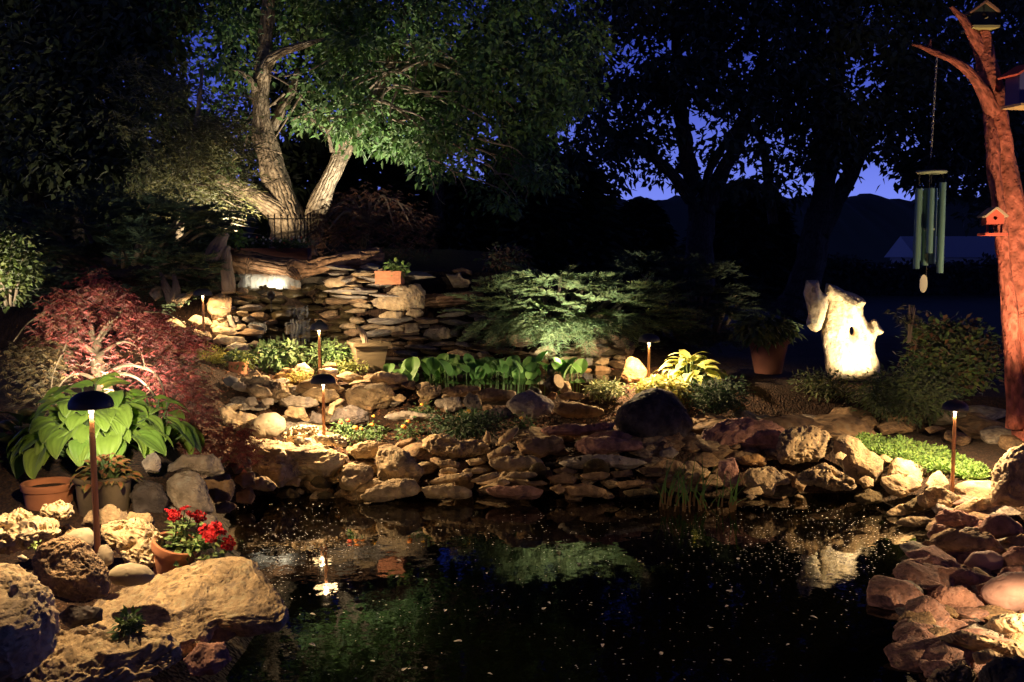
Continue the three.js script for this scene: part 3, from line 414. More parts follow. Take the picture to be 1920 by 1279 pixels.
rock('tan rock behind the lamp stem under the buff pot', [150, 985, 165, 955, 205, 945, 240, 957, 252, 975, 215, 990], 3.95, { det: 16, amp: 1.1 }, gNear);
rock('rough tan rock with a peaked top beside the dark boulders', [228, 975, 242, 958, 262, 962, 282, 962, 292, 982, 255, 990], 3.95, { det: 14, amp: 1.2 }, gNear);
rock('smooth cream cobble glowing right under the lamp', [118, 1005, 140, 990, 165, 988, 180, 1003, 172, 1024, 135, 1026], 3.62, { ...PEB, col: 'cream' }, gNear);
rock('tan rock between the tufa and the cream cobble', [80, 1010, 100, 985, 130, 980, 150, 1000, 130, 1022, 95, 1028], 3.78, { det: 14, pit: 0.5, col: 'tan' }, gNear);
rock('tiny egg-shaped pebble in the dark gap by the boulder', [29, 1045, 41, 1039, 54, 1048, 45, 1054], 3.35, { ...PEB, det: 7, col: 'cream' }, gNear);
const gBack = 'dark rocks between the hostas and the pond';
rock('big smooth grey boulder leaning over the water', [307, 902, 328, 883, 355, 877, 373, 885, 387, 910, 405, 946, 405, 962, 380, 967, 330, 962, 311, 937], 4.6, { det: 20, col: 'grey', e: 0.8, amp: 0.6 }, gBack);
rock('low banded block carrying the big grey boulder', [285, 968, 312, 947, 380, 962, 407, 966, 403, 988, 350, 996, 298, 990], 4.5, { det: 14, col: 'grey', layer: 0.6 }, gBack);
rock('broad dark grey rock under the red maple fringe', [302, 892, 310, 869, 340, 851, 400, 849, 421, 861, 432, 886, 402, 892, 372, 885, 340, 882], 4.95, { det: 16, col: 'grey' }, gBack);
rock('small pale grey rock lit beside the buff pot', [263, 868, 274, 850, 291, 845, 302, 860, 296, 882, 270, 887], 4.75, { det: 12, col: 'grey' }, gBack);
rock('squared brown rock at the water behind the grey boulder', [376, 898, 400, 887, 431, 889, 441, 915, 431, 942, 400, 945], 5.1, { det: 12, col: 'brown' }, gBack);
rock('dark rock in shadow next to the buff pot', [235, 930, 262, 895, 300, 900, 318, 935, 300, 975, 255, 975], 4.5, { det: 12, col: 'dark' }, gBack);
for (const [l, p, d, c] of [['brown stone covered by red maple fringe', [418, 862, 440, 848, 470, 856, 470, 880, 438, 888], 5.4, 'brown'], ['small mottled stone at the waterline below the maple', [400, 945, 425, 935, 445, 948, 430, 962, 405, 962], 5.0, 'brown'], ['squat brown stone beside the squared one', [438, 900, 455, 880, 478, 885, 480, 905, 455, 915], 5.5, 'brown'], ['dark flat stone half under the angular boulder', [100, 1150, 130, 1130, 190, 1140, 190, 1165, 130, 1180], 3.2, 'dark'], ['dark reddish stone in the water below the slab', [340, 1235, 370, 1205, 420, 1200, 432, 1235, 400, 1265, 355, 1268], 3.25, 'red'], ['brown block under the big slab at the waterline', [375, 1195, 395, 1172, 440, 1168, 445, 1190, 410, 1208], 3.4, 'brown']]) rock(l, p, d, { det: 9, col: c }, gBack);
// ---------- middle terrace ----------
const gMid = 'rocks on the middle terrace';
rock('large smooth egg-shaped boulder half in lamp light', [463, 806, 471, 788, 490, 774, 516, 771, 534, 784, 534, 804, 516, 817, 484, 820], 6.8, { ...PEB, det: 18, col: 'tan', amp: 0.12 }, gMid);
rock('low pale rock behind the egg-shaped boulder', [406, 772, 425, 756, 440, 771, 480, 777, 492, 790, 465, 802, 435, 807, 414, 796], 6.95, { det: 14, amp: 1.2 }, gMid);
rock('rough cream tufa lumps beside the egg-shaped boulder', [524, 818, 545, 801, 575, 794, 596, 800, 597, 812, 570, 827, 534, 830], 6.5, { det: 20, pit: 0.8, amp: 1.4, col: 'cream' }, gMid);
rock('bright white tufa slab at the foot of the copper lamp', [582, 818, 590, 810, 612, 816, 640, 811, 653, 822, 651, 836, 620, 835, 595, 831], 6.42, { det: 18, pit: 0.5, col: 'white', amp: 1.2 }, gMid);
rock('tiny brown egg stone in front of the tufa lumps', [550, 827, 558, 818, 567, 819, 567, 830, 556, 833], 6.35, { ...PEB, det: 7, col: 'tan' }, gMid);
rock('tiny white stone beside the brown egg stone', [567, 830, 571, 821, 583, 821, 584, 829, 575, 833], 6.35, { ...PEB, det: 7, col: 'white' }, gMid);
const gStep = 'rocks of the dark stream step';
for (const [l, p, d, o] of [
  ['rough pale rock heaped above the egg-shaped boulder', [434, 716, 470, 699, 512, 704, 536, 716, 548, 736, 520, 747, 480, 737, 444, 731], 7.55, { pit: 0.5, amp: 1.2, det: 16 }],
  ['mottled block under the rough pale heap', [462, 731, 480, 721, 505, 727, 510, 740, 480, 746], 7.35, { det: 9 }],
  ['grey fist-sized stone below the mottled block', [455, 752, 465, 743, 480, 744, 486, 758, 470, 764], 7.3, { det: 9, col: 'grey' }],
  ['small broken stone in shadow below the heap', [488, 752, 500, 745, 515, 746, 512, 758, 495, 760], 7.3, { det: 7, col: 'grey' }],
  ['dark rounded cobble by the little terracotta pot', [416, 712, 430, 703, 446, 708, 446, 720, 425, 724], 7.6, { ...PEB, det: 8, col: 'dark' }],
  ['flat grey stone under the dark rounded cobble', [432, 724, 448, 714, 465, 722, 460, 732, 440, 731], 7.5, { det: 8, col: 'grey' }],
  ['broad lamp-lit flagstone bridging the middle of the stream step', [643, 737, 680, 722, 722, 721, 740, 735, 731, 746, 690, 751, 654, 746], 7.45, { det: 14, lean: 1.0, amp: 1.1, t: 0.3 }],
  ['small eroded stone hanging beside the broad flagstone', [734, 746, 750, 736, 764, 745, 756, 753, 742, 752], 7.4, { det: 8 }],
  ['eroded tan shelf stone with drooping lobes', [778, 736, 800, 721, 828, 722, 828, 740, 806, 751, 784, 749], 7.45, { det: 14, pit: 0.4, amp: 1.2 }],
  ['flat tan stone behind the broad flagstone', [690, 713, 715, 699, 752, 701, 768, 712, 742, 722, 704, 722], 7.75, { det: 11, lean: 1.2, t: 0.25 }],
  ['thin dark shelf stone below the lilies', [822, 731, 860, 722, 900, 724, 905, 735, 850, 742], 7.45, { det: 10, col: 'brown', lean: 0.9 }],
  ['long flat brown shelf stone at the pool lip', [885, 733, 930, 727, 972, 734, 962, 746, 900, 746], 7.4, { det: 10, col: 'brown', lean: 0.9 }],
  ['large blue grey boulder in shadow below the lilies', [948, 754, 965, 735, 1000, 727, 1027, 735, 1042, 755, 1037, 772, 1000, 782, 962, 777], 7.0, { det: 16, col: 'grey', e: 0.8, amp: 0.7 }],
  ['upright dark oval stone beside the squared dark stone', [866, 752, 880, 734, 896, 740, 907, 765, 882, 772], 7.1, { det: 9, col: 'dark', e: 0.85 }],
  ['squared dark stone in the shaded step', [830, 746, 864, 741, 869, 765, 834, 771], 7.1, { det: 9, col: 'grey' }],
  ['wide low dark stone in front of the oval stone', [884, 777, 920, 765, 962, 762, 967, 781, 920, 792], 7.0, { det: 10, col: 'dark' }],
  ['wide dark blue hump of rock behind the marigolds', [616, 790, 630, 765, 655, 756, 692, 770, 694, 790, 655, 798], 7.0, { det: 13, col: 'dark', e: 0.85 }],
  ['low dark ridge stone between the blue hump and lilies', [712, 778, 750, 770, 800, 772, 828, 776, 820, 786, 730, 788], 6.95, { det: 11, col: 'grey' }],
  ['buff stone peeping from the shadow by the step', [531, 777, 540, 762, 571, 760, 577, 781, 555, 785], 7.1, { det: 9, col: 'tan' }],
  ['dark wedge stone just behind the copper lamp stem', [577, 792, 585, 770, 604, 775, 606, 795], 7.0, { det: 8, col: 'dark' }],
  ['slender upright tan stone with a bent top near the copper lamp', [613, 778, 618, 758, 640, 744, 648, 748, 630, 762, 622, 782], 7.1, { det: 9 }],
  ['layered tan ledge stone above the lumpy long rock', [1036, 771, 1046, 755, 1076, 751, 1132, 765, 1137, 776, 1060, 780], 7.2, { det: 12, lean: 0.8 }],
  ['small tan stones edging the pool outlet', [1022, 745, 1035, 733, 1046, 738, 1040, 750], 7.3, { det: 7, col: 'orange' }],
  ['flat stone with a pale rim beside the pool outlet', [1045, 741, 1070, 733, 1100, 739, 1085, 748, 1055, 748], 7.4, { det: 8 }],
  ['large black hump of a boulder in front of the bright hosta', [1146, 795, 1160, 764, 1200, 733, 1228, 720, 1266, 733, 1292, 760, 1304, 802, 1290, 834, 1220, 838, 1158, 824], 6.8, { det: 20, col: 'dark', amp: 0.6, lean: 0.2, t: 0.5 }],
  ['yellow-lit slab at the foot of the farthest path lamp', [508, 707, 530, 691, 560, 695, 562, 713, 520, 714], 7.85, { det: 11, lean: 1, t: 0.2, col: 'orange' }],
  ['cream rounded rock beside the far lamp post', [546, 697, 555, 682, 571, 679, 590, 693, 586, 704, 560, 704], 7.9, { det: 12, col: 'cream', e: 0.8, amp: 0.6 }],
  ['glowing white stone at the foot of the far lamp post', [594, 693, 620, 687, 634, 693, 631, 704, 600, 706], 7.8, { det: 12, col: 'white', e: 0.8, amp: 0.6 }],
  ['dull brown stone behind the glowing white one', [600, 690, 610, 680, 630, 680, 634, 688], 8.0, { det: 7, col: 'brown' }],
  ['flat stone in front of the glowing white stone', [548, 725, 575, 714, 630, 712, 640, 722, 600, 730], 7.6, { det: 9, lean: 1.2, t: 0.2 }],
  ['rough block beneath the far lamp terrace', [560, 738, 590, 724, 630, 730, 640, 744, 600, 754], 7.45, { det: 10, amp: 1.2 }],
  ['weathered upright stone between flagstone and pale heap', [520, 752, 545, 740, 580, 742, 600, 755, 570, 764, 535, 762], 7.3, { det: 10, col: 'grey' }],
]) rock(l, p, d, o, gStep);
// flat stones laid down the stream step between the terraces
{
  const step = thing('stepped_stone_ledge', 'stepped ledge of flat stones laid down the slope below the raised pool', 'stone ledge', V(-0.6, 0.4, -7.4)), rnd = rngOf(88);
  for (let k = 0; k < 125; k++) { const x = 425 + 560 * rnd(), y = 694 + 100 * Math.pow(rnd(), 1.1), d = lerp(7.95, 6.95, (y - 694) / 100); if ((x > 560 && x < 650 && y < 712) || (x > 650 && x < 730 && y < 702) || (x > 615 && y > 748) || (x > 730 && y < 712)) continue; const p = at(x, y, d), m = part(step, 'stone', flatStone(Math.floor(rnd() * 7), ['tan', 'tan', 'grey', 'brown'][Math.floor(rnd() * 4)]), flatMat); p.y = Math.max(groundAt(p.x, p.z) + 0.015, Math.min(p.y, groundAt(p.x, p.z) + 0.06)); m.position.copy(p).sub(step.position); const w = 0.05 + 0.09 * rnd(); m.scale.set(w, 0.022 + 0.03 * rnd(), w * (0.5 + 0.4 * rnd())); m.rotation.set((rnd() - 0.5) * 0.3 + 0.12, rnd() * 6.28, (rnd() - 0.5) * 0.25); }
}
// ---------- stones round the raised pool ----------
const gPool = 'stones round the raised pool';
for (const [l, p, d, o] of [
  ['rounded orange boulder standing beside the pool lamp', [1161, 690, 1168, 672, 1182, 666, 1200, 672, 1214, 695, 1212, 715, 1180, 719, 1164, 706], 7.95, { det: 16, col: 'orange', e: 0.9, amp: 0.5 }],
  ['tan stone leaning against the split log end', [1050, 735, 1052, 712, 1066, 714, 1072, 730, 1065, 742], 7.6, { det: 8 }],
  ['flat pale flake laid over stones at the pool side', [1026, 678, 1060, 668, 1096, 667, 1096, 675, 1050, 684], 8.75, { det: 9, lean: 0.8, t: 0.15 }],
  ['grey squared stone at the pool side', [1092, 680, 1100, 670, 1112, 672, 1112, 686, 1096, 688], 8.7, { det: 7, col: 'grey' }],
  ['tilted tan stone at the pool side', [1113, 680, 1128, 668, 1145, 670, 1144, 680, 1120, 688], 8.7, { det: 8 }],
  ['reddish block above the pool water', [1078, 700, 1085, 688, 1110, 690, 1115, 703, 1090, 706], 8.6, { det: 8, col: 'orange' }],
  ['brown brick-shaped block above the pool water', [1112, 702, 1116, 686, 1146, 686, 1150, 700, 1130, 706], 8.6, { det: 8, col: 'brown' }],
  ['dark rounded cobble beneath the juniper skirt', [1076, 660, 1082, 636, 1105, 626, 1135, 632, 1150, 655, 1120, 668], 8.9, { det: 10, col: 'brown' }],
  ['brown boulder hidden under the juniper', [1130, 655, 1140, 630, 1170, 625, 1195, 645, 1185, 668, 1150, 670], 9.0, { det: 10, col: 'brown' }],
  ['pointed tan stone below the juniper skirt', [1000, 662, 1012, 650, 1036, 645, 1048, 662, 1020, 668], 8.8, { det: 9 }],
]) rock(l, p, d, o, gPool);
// ---------- waterfall wall ----------
const wall = thing('stacked_stone_wall', 'tall dry-stacked wall of flat tan stones around the waterfall', 'stone wall', V(0, 0.5, -9));
courses(wall, 640, 912, 694, 512, 8.82, 9.32, ['tan', 'tan', 'grey', 'brown', 'grey'], 41, { h: 11, w: 54, skip: (x, y) => (x > 690 && x < 800 && y < 600 && y > 530) || (x > 785 && y < 575) || y < 505 + Math.max(0, 640 - x) * 0.5 || (x > 648 && x < 728 && y > 640) });
courses(wall, 590, 705, 560, 505, 9.1, 9.34, ['tan', 'grey', 'grey'], 43, { h: 10, w: 58, skip: (x, y) => x < 610 + (y - 510) * 0.5 });
courses(wall, 425, 655, 668, 538, 9.05, 9.5, ['wet', 'wet', 'wet', 'brown'], 45, { h: 15, w: 44 });
courses(wall, 905, 1160, 692, 600, 8.85, 9.15, ['brown', 'brown', 'tan', 'brown', 'wet'], 47, { h: 15, w: 46 });
courses(wall, 402, 462, 632, 552, 8.95, 9.15, ['tan', 'grey', 'brown'], 49, { h: 13, w: 32 });
for (const [p, d, o] of [[[706, 590, 725, 582, 762, 585, 752, 597, 712, 602], 8.98, {}], [[760, 590, 764, 576, 790, 576, 796, 588, 780, 594], 9.0, {}], [[690, 625, 720, 612, 755, 610, 760, 620, 720, 626], 8.9, {}], [[755, 628, 760, 606, 785, 604, 788, 620], 8.9, {}], [[790, 630, 800, 615, 845, 614, 850, 632, 810, 636], 8.9, {}], [[900, 640, 930, 628, 1000, 624, 1002, 640, 950, 646], 8.85, { col: 'tan' }], [[600, 530, 640, 516, 672, 518, 668, 532, 620, 540], 9.15, {}], [[676, 506, 700, 500, 722, 503, 715, 512, 690, 513], 9.35, {}], [[628, 545, 650, 536, 668, 540, 660, 552], 9.05, {}]]) stone(wall, p, d, { col: 'tan', det: 8, ...o });
// the earth and stone core that the wall holds back
part(wall, 'core', boxUv(place(new THREE.BoxGeometry(4.3, 0.95, 0.5, 8, 4, 2), -0.75, 0.28, -0.75, -0.2), 0.7), std({ color: [0.05, 0.04, 0.03], map: rockMap, bumpMap: rockBump, bumpScale: 0.03 }));
const gTop = 'rocks on top of the waterfall wall';
rock('great pale boulder perched on the stacked wall', [693, 563, 715, 554, 740, 534, 788, 529, 797, 545, 797, 577, 770, 584, 735, 582, 698, 579], 9.05, { det: 20, amp: 0.8, lean: 0.3 }, gTop);
rock('pale notched stone on top of the wall beside the short log', [834, 512, 850, 514, 862, 510, 868, 520, 886, 528, 881, 540, 848, 541], 9.5, { det: 13, col: 'cream', lean: 0.1 }, gTop);
rock('rust coloured stone behind the pale notched stone', [845, 506, 865, 500, 888, 508, 888, 516, 860, 512], 9.65, { det: 8, col: 'orange' }, gTop);
rock('mossy grey boulder on the driftwood side of the waterfall', [384, 570, 395, 552, 420, 548, 438, 560, 436, 588, 420, 602, 394, 598], 9.0, { det: 14, col: 'brown' }, gTop);
rock('tan rock below the mossy boulder by the wall lamp', [390, 612, 400, 596, 425, 600, 432, 618, 410, 626], 8.95, { det: 10 }, gTop);
rock('slim pale stone leaning in the waterfall corner', [424, 590, 432, 588, 444, 612, 440, 618, 430, 610], 8.9, { det: 8, col: 'grey' }, gTop);
rock('rounded grey rock beside the forked driftwood', [279, 552, 289, 532, 303, 538, 306, 556, 290, 562], 9.0, { det: 10, col: 'grey' }, gTop);
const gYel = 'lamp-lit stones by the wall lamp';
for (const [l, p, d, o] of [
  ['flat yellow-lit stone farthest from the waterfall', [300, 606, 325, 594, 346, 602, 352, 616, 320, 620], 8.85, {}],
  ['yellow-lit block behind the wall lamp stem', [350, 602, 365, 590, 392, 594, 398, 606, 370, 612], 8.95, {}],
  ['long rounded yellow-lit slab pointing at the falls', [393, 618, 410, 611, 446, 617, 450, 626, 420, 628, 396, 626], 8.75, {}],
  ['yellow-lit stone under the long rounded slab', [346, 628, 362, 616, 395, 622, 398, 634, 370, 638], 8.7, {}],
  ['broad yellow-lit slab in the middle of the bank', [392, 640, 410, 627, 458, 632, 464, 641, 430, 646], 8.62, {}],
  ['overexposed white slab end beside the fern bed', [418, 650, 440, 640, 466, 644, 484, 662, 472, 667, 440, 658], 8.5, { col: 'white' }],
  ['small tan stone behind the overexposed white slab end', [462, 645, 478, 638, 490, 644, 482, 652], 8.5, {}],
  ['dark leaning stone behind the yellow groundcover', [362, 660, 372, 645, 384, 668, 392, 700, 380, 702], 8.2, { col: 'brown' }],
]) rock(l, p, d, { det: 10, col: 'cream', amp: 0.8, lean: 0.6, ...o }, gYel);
// ---------- logs and driftwood ----------
const logMat = std({ color: [0.33, 0.2, 0.12], map: barkMap, bumpMap: barkBump, bumpScale: 0.03 });
const cutMat = std({ color: [0.4, 0.3, 0.18], map: grainMap });
{
  const t = thing('fallen_log', 'long bent bark-covered log lying across the top of the waterfall', 'log', at(560, 500, 9.25));
  const g = limbShape(P3([[418, 483, 9.35], [470, 494, 9.22], [530, 505, 9.18], [566, 503, 9.2], [610, 497, 9.3], [668, 485, 9.45], [714, 480, 9.6]]), [0.085, 0.095, 0.1, 0.085, 0.075, 0.075, 0.07], 26, { lump: 0.3, ridge: 0.16, seed: 4, step: 0.03 });
  part(t, 'trunk', place(g, -t.position.x, -t.position.y, -t.position.z), logMat);
  part(t, 'branch_stub', place(limbShape(P3([[545, 508, 9.12], [556, 518, 9.05], [563, 524, 9.02]]), [0.05, 0.035, 0.012], 10, { seed: 6 }), -t.position.x, -t.position.y, -t.position.z), logMat);
  solo('log', limbShape(P3([[793, 565, 9.25], [840, 562, 9.22], [905, 556, 9.3]]), [0.058, 0.062, 0.055], 20, { lump: 0.2, ridge: 0.12, seed: 9, step: 0.03 }), logMat, 'short thick log laid on the wall under the pale notched stone', 'log');
  const r = thing('log_slice', 'short sawn log standing on end at the pool lip', 'log', at(1036, 722, 7.5));
  part(r, 'bark', place(limbShape([V(-0.03, -0.03, 0), V(0, 0, 0), V(0.035, 0.03, 0.05)], [0.062, 0.065, 0.06], 16, { seed: 3, rings: 8 }), 0, 0, 0), darkBarkMat);
  part(r, 'cut_face', place(new THREE.CylinderGeometry(0.055, 0.055, 0.008, 16), 0.042, 0.036, 0.06, 1.0, 0, -0.8), cutMat);
}
const driftMat = std({ color: [0.4, 0.3, 0.21], map: grainMap, bumpMap: barkBump, bumpScale: 0.012 });
solo('driftwood', limbShape(P3([[398, 506, 9.1], [401, 482, 9.12], [412, 455, 9.16], [424, 437, 9.2]]), [0.03, 0.07, 0.065, 0.03], 14, { lump: 0.35, seed: 12 }), driftMat, 'broad paddle-shaped driftwood standing upright at the end of the long log', 'driftwood');
solo('driftwood', limbShape(P3([[430, 550, 9.05], [427, 515, 9.08], [424, 485, 9.1], [428, 462, 9.14]]), [0.05, 0.05, 0.042, 0.02], 14, { lump: 0.4, seed: 13 }), driftMat, 'slim driftwood post standing tight against the bark of the long log', 'driftwood');
{
  const t = thing('forked_driftwood', 'forked driftwood stump standing by the blue green juniper', 'driftwood', at(325, 560, 8.95));
  for (const [i, l] of [[1, [[325, 566, 8.95], [312, 540, 8.95], [300, 508, 9]]], [2, [[328, 566, 8.95], [330, 540, 8.95], [325, 510, 9]]], [3, [[332, 566, 8.95], [345, 558, 8.9], [362, 548, 8.9]]]]) part(t, 'prong', place(limbShape(P3(l), [0.055, 0.035, 0.012], 10, { lump: 0.3, seed: 20 + i }), -t.position.x, -t.position.y, -t.position.z), driftMat);
}
// ---------- waterfall ----------
{
  const t = thing('waterfall', 'thin lamp-lit waterfall dropping from under the log over dark stones', 'waterfall', at(510, 530, 9.2));
  const water = phys({ color: [0.92, 0.94, 0.9], transmission: 0.45, thickness: 0, roughness: 0.75, side: THREE.DoubleSide, transparent: true, opacity: 0.38 });
  const faint = phys({ color: [0.75, 0.8, 0.85], transmission: 0.6, thickness: 0, roughness: 0.6, side: THREE.DoubleSide, transparent: true, opacity: 0.3 });
  const rnd = rngOf(77);
  const strand = (px, py0, py1, w, d, out) => { const a = at(px, py0, d), n = 10, pos = [], idx = []; const drop = (py1 - py0) * mpp(d); for (let i = 0; i <= n; i++) { const f = i / n, y = a.y - drop * f * (0.3 + 0.7 * f), z = a.z + out * Math.sqrt(f), ww = w * mpp(d) * (0.5 + 0.12 * Math.sin(f * 9 + px)); for (const s of [-1, -0.3, 0.35, 1]) pos.push(a.x + s * ww + 0.006 * Math.sin(f * 7 + px * 3), y, z + 0.012 * Math.cos(s * 3 + px)); } for (let i = 0; i < n; i++) for (let k = 0; k < 3; k++) { const q = i * 4 + k; idx.push(q, q + 4, q + 1, q + 1, q + 4, q + 5); } const g = new THREE.BufferGeometry(); g.setAttribute('position', new THREE.Float32BufferAttribute(pos, 3)); g.setIndex(idx); g.computeVertexNormals(); return place(g, -t.position.x, -t.position.y, -t.position.z); };
  const up = []; for (let x = 458; x < 560; x += 4.5) if (Math.abs(x - 502) > 4) up.push(strand(x + rnd() * 3, 513 + (x - 454) * 0.03, 532 + rnd() * 10, 9 + rnd() * 9, 9.13 + rnd() * 0.03, 0.05 + 0.04 * rnd()));
  part(t, 'upper_fall', merge(up), water);
  const lo = []; for (let x = 538; x < 582; x += 4) lo.push(strand(x + rnd() * 4, 596 + rnd() * 8, 625 + rnd() * 20, 2 + 5 * rnd(), 8.94 + 0.04 * rnd(), 0.06)); for (let x = 470; x < 500; x += 3) lo.push(strand(x + rnd() * 4, 600 + rnd() * 8, 620 + rnd() * 14, 3 + 5 * rnd(), 8.96 + 0.04 * rnd(), 0.06)); for (let x = 540; x < 578; x += 4) lo.push(strand(x + rnd() * 5, 572 + rnd() * 6, 586 + rnd() * 12, 2 + 4 * rnd(), 9.06, 0.05));
  part(t, 'lower_fall', merge(lo), faint);
}
// ---------- lamps ----------
const copperMat = std({ color: [0.5, 0.24, 0.11], metalness: 0.25, roughness: 0.5 });
const hatMat = std({ color: [0.05, 0.05, 0.06], roughness: 0.55 });
const hatInside = std({ color: [0.8, 0.76, 0.66], roughness: 0.6 });
const bulbMat = std({ color: [0, 0, 0], emissive: new THREE.Color().setRGB(1, 0.78, 0.5), emissiveIntensity: 8 });
function pathLamp(label, px, py, base, d, r, cd = PATH_CD, tilt = 0) {
  const top = at(px, py, d), foot = at(px, base, d), h = top.y - foot.y + 0.06, t = thing('path_lamp', label, 'garden lamp', V(top.x, foot.y - 0.06, -d), 'mushroom path lamps');
  t.rotation.z = tilt;
  part(t, 'stem', new THREE.LatheGeometry([[0, 0], [0.011, 0], [0.0105, h - 0.12], [0.008, h - 0.06], [0.0075, h - 0.032], [0, h - 0.032]].map(([a, b]) => new THREE.Vector2(a, b)), 18), copperMat);
  const H = 0.36 * 2 * r, prof = []; for (let i = 0; i <= 14; i++) { const f = i / 14; prof.push(new THREE.Vector2(r * Math.sin(f * Math.PI / 2), H * Math.pow(Math.cos(f * Math.PI / 2), 0.85))); }
  const inner = prof.map((v) => new THREE.Vector2(v.x * 0.95, v.y * 0.9 - 0.001));
  const s = part(t, 'shade', new THREE.LatheGeometry([...prof, new THREE.Vector2(r * 0.99, -0.004), inner[14]].reverse(), 36), hatMat); s.position.y = h;
  const w = part(t, 'reflector', new THREE.LatheGeometry(inner, 36), hatInside); w.position.y = h - 0.0015;
  part(t, 'holder', place(new THREE.CylinderGeometry(0.006, 0.007, 0.012, 14), 0, h + H * 0.86, 0), copperMat);
  const b = part(t, 'bulb', place(new THREE.CapsuleGeometry(0.0095, 0.05, 4, 12), 0, h + 0.006, 0), bulbMat); b.castShadow = false;
  const l = new THREE.PointLight(WARM, cd); l.position.set(0, h + 0.015, 0); l.castShadow = true; l.shadow.radius = 0.5; l.name = 'bulb_glow'; t.add(l);
  return t;
}
pathLamp('tall copper mushroom lamp with blue black hat in front of the hostas', 174, 762, 1026, 3.55, 0.076, PATH_CD * 0.55, 0.012);
pathLamp('copper mushroom lamp beside the marigolds above the pond ledge', 606, 717, 814, 6.55, 0.08, PATH_CD);
pathLamp('mushroom lamp near the square planter with a pale copper stem', 598, 617, 694, 7.95, 0.076, PATH_CD * 0.9);
pathLamp('slim mushroom lamp between yellow stones and the red maple', 380, 553, 642, 8.7, 0.079, PATH_CD * 0.4);
pathLamp('mushroom lamp beside the rounded orange boulder and bright hosta', 1217, 640, 714, 7.75, 0.082, PATH_CD);
pathLamp('mushroom lamp over the green groundcover by the tall pillar rock', 1791, 767, 918, 5.85, 0.073, PATH_CD);
pathLamp('mushroom lamp just beyond the frame beside the reddish pile', 2060, 1122, 1235, 3.72, 0.08, PATH_CD * 0.5);
const lensMat = std({ color: [0, 0, 0], emissive: new THREE.Color().setRGB(1, 0.86, 0.64), emissiveIntensity: 6 });
const spotMat = std({ color: [0.04, 0.035, 0.03], metalness: 0.4, roughness: 0.5 });
function spotLamp(label, pos, target, cd, angle, color = WHITE, pen = 0.6, stake = 0.12) {
  const t = thing('garden_spotlight', label, 'spotlight', pos, 'ground spotlights'), dirv = target.clone().sub(pos).normalize(), q = new THREE.Quaternion().setFromUnitVectors(V(0, 1, 0), dirv);
  const put = (g) => g.applyMatrix4(new THREE.Matrix4().makeRotationFromQuaternion(q));
  part(t, 'housing', put(new THREE.LatheGeometry([[0, -0.09], [0.025, -0.085], [0.034, -0.05], [0.036, 0.012], [0.033, 0.012], [0.031, -0.004], [0, -0.006]].map(([a, b]) => new THREE.Vector2(a, b)), 18)), spotMat);
  part(t, 'stake', place(new THREE.CylinderGeometry(0.008, 0.005, stake, 8), 0, -0.03 - stake / 2, 0), spotMat);
  part(t, 'lens', put(place(new THREE.CylinderGeometry(0.03, 0.03, 0.004, 18), 0, -0.001, 0)), lensMat);
  const l = new THREE.SpotLight(color, cd, 0, angle, pen, 2); l.position.copy(dirv).multiplyScalar(0.008); l.target.position.copy(target.clone().sub(pos)); l.castShadow = true; l.shadow.radius = 1.2; l.name = 'lens_glow'; t.add(l, l.target);
}
spotLamp('small black uplight hidden behind the log, aimed up the big tree', at(462, 458, 10.9), at(535, 280, 12), 10, 0.75, WARM.clone().lerp(WHITE, 0.6));
spotLamp('second small uplight below the branching stem of the big tree', at(668, 470, 11.3), at(680, 110, 12.4), 25, 0.8, new THREE.Color().setRGB(1, 0.9, 0.68));
spotLamp('small lamp tucked under the log behind the falling water', at(508, 552, 8.9), at(508, 522, 9.25), 1.2, 0.95);
spotLamp('small uplight hidden behind pool stones, aimed at the juniper', at(1035, 690, 8.05), at(1062, 575, 8.85), 13, 0.68, new THREE.Color().setRGB(1, 0.92, 0.68), 1);
spotLamp('small uplight at the foot of the pale standing stone', at(1655, 735, 7.55), at(1594, 622, 8.25), 20, 0.5, new THREE.Color().setRGB(1, 0.78, 0.47));
spotLamp('small uplight beyond the frame aimed at the red trunk', V(3.25, 0.42, -5.6), at(1888, 400, 6.7), 24, 0.6, WARM);
spotLamp('small uplight under the hostas aimed into the red maple', at(188, 752, 5.05), at(205, 660, 5.75), 16, 1.0, WHITE, 0.7, 0.3);
spotLamp('small spotlight right behind the near lamp hat, aimed at the hosta', at(172, 753, 3.72), at(212, 792, 4.95), 13, 0.3, WHITE, 0.9, 0.5);
spotLamp('small spotlight right behind the planter lamp hat, aimed at the waterfall wall', at(599, 608, 8.14), at(690, 520, 9.3), 9.5, 0.66, WARM.clone().lerp(WHITE, 0.5), 0.85, 0.4);
spotLamp('small uplight by the forked driftwood, aimed at the feathery tree', at(432, 462, 10.4), at(320, 250, 11.4), 12, 1.0);
spotLamp('small uplight beyond the frame aimed at the yellow green shrub', at(-75, 590, 7.6), at(25, 470, 8.3), 5, 0.7);
spotLamp('small uplight behind the blue grey boulder, aimed at the lilies', at(1000, 734, 7.32), at(900, 690, 8.15), 2.2, 0.6);
spotLamp('small spotlight right behind the groundcover lamp hat, aimed at the twiggy shrub', at(1791, 760, 6.05), at(1780, 675, 7.7), 3.2, 0.45, WARM, 0.9, 0.45);
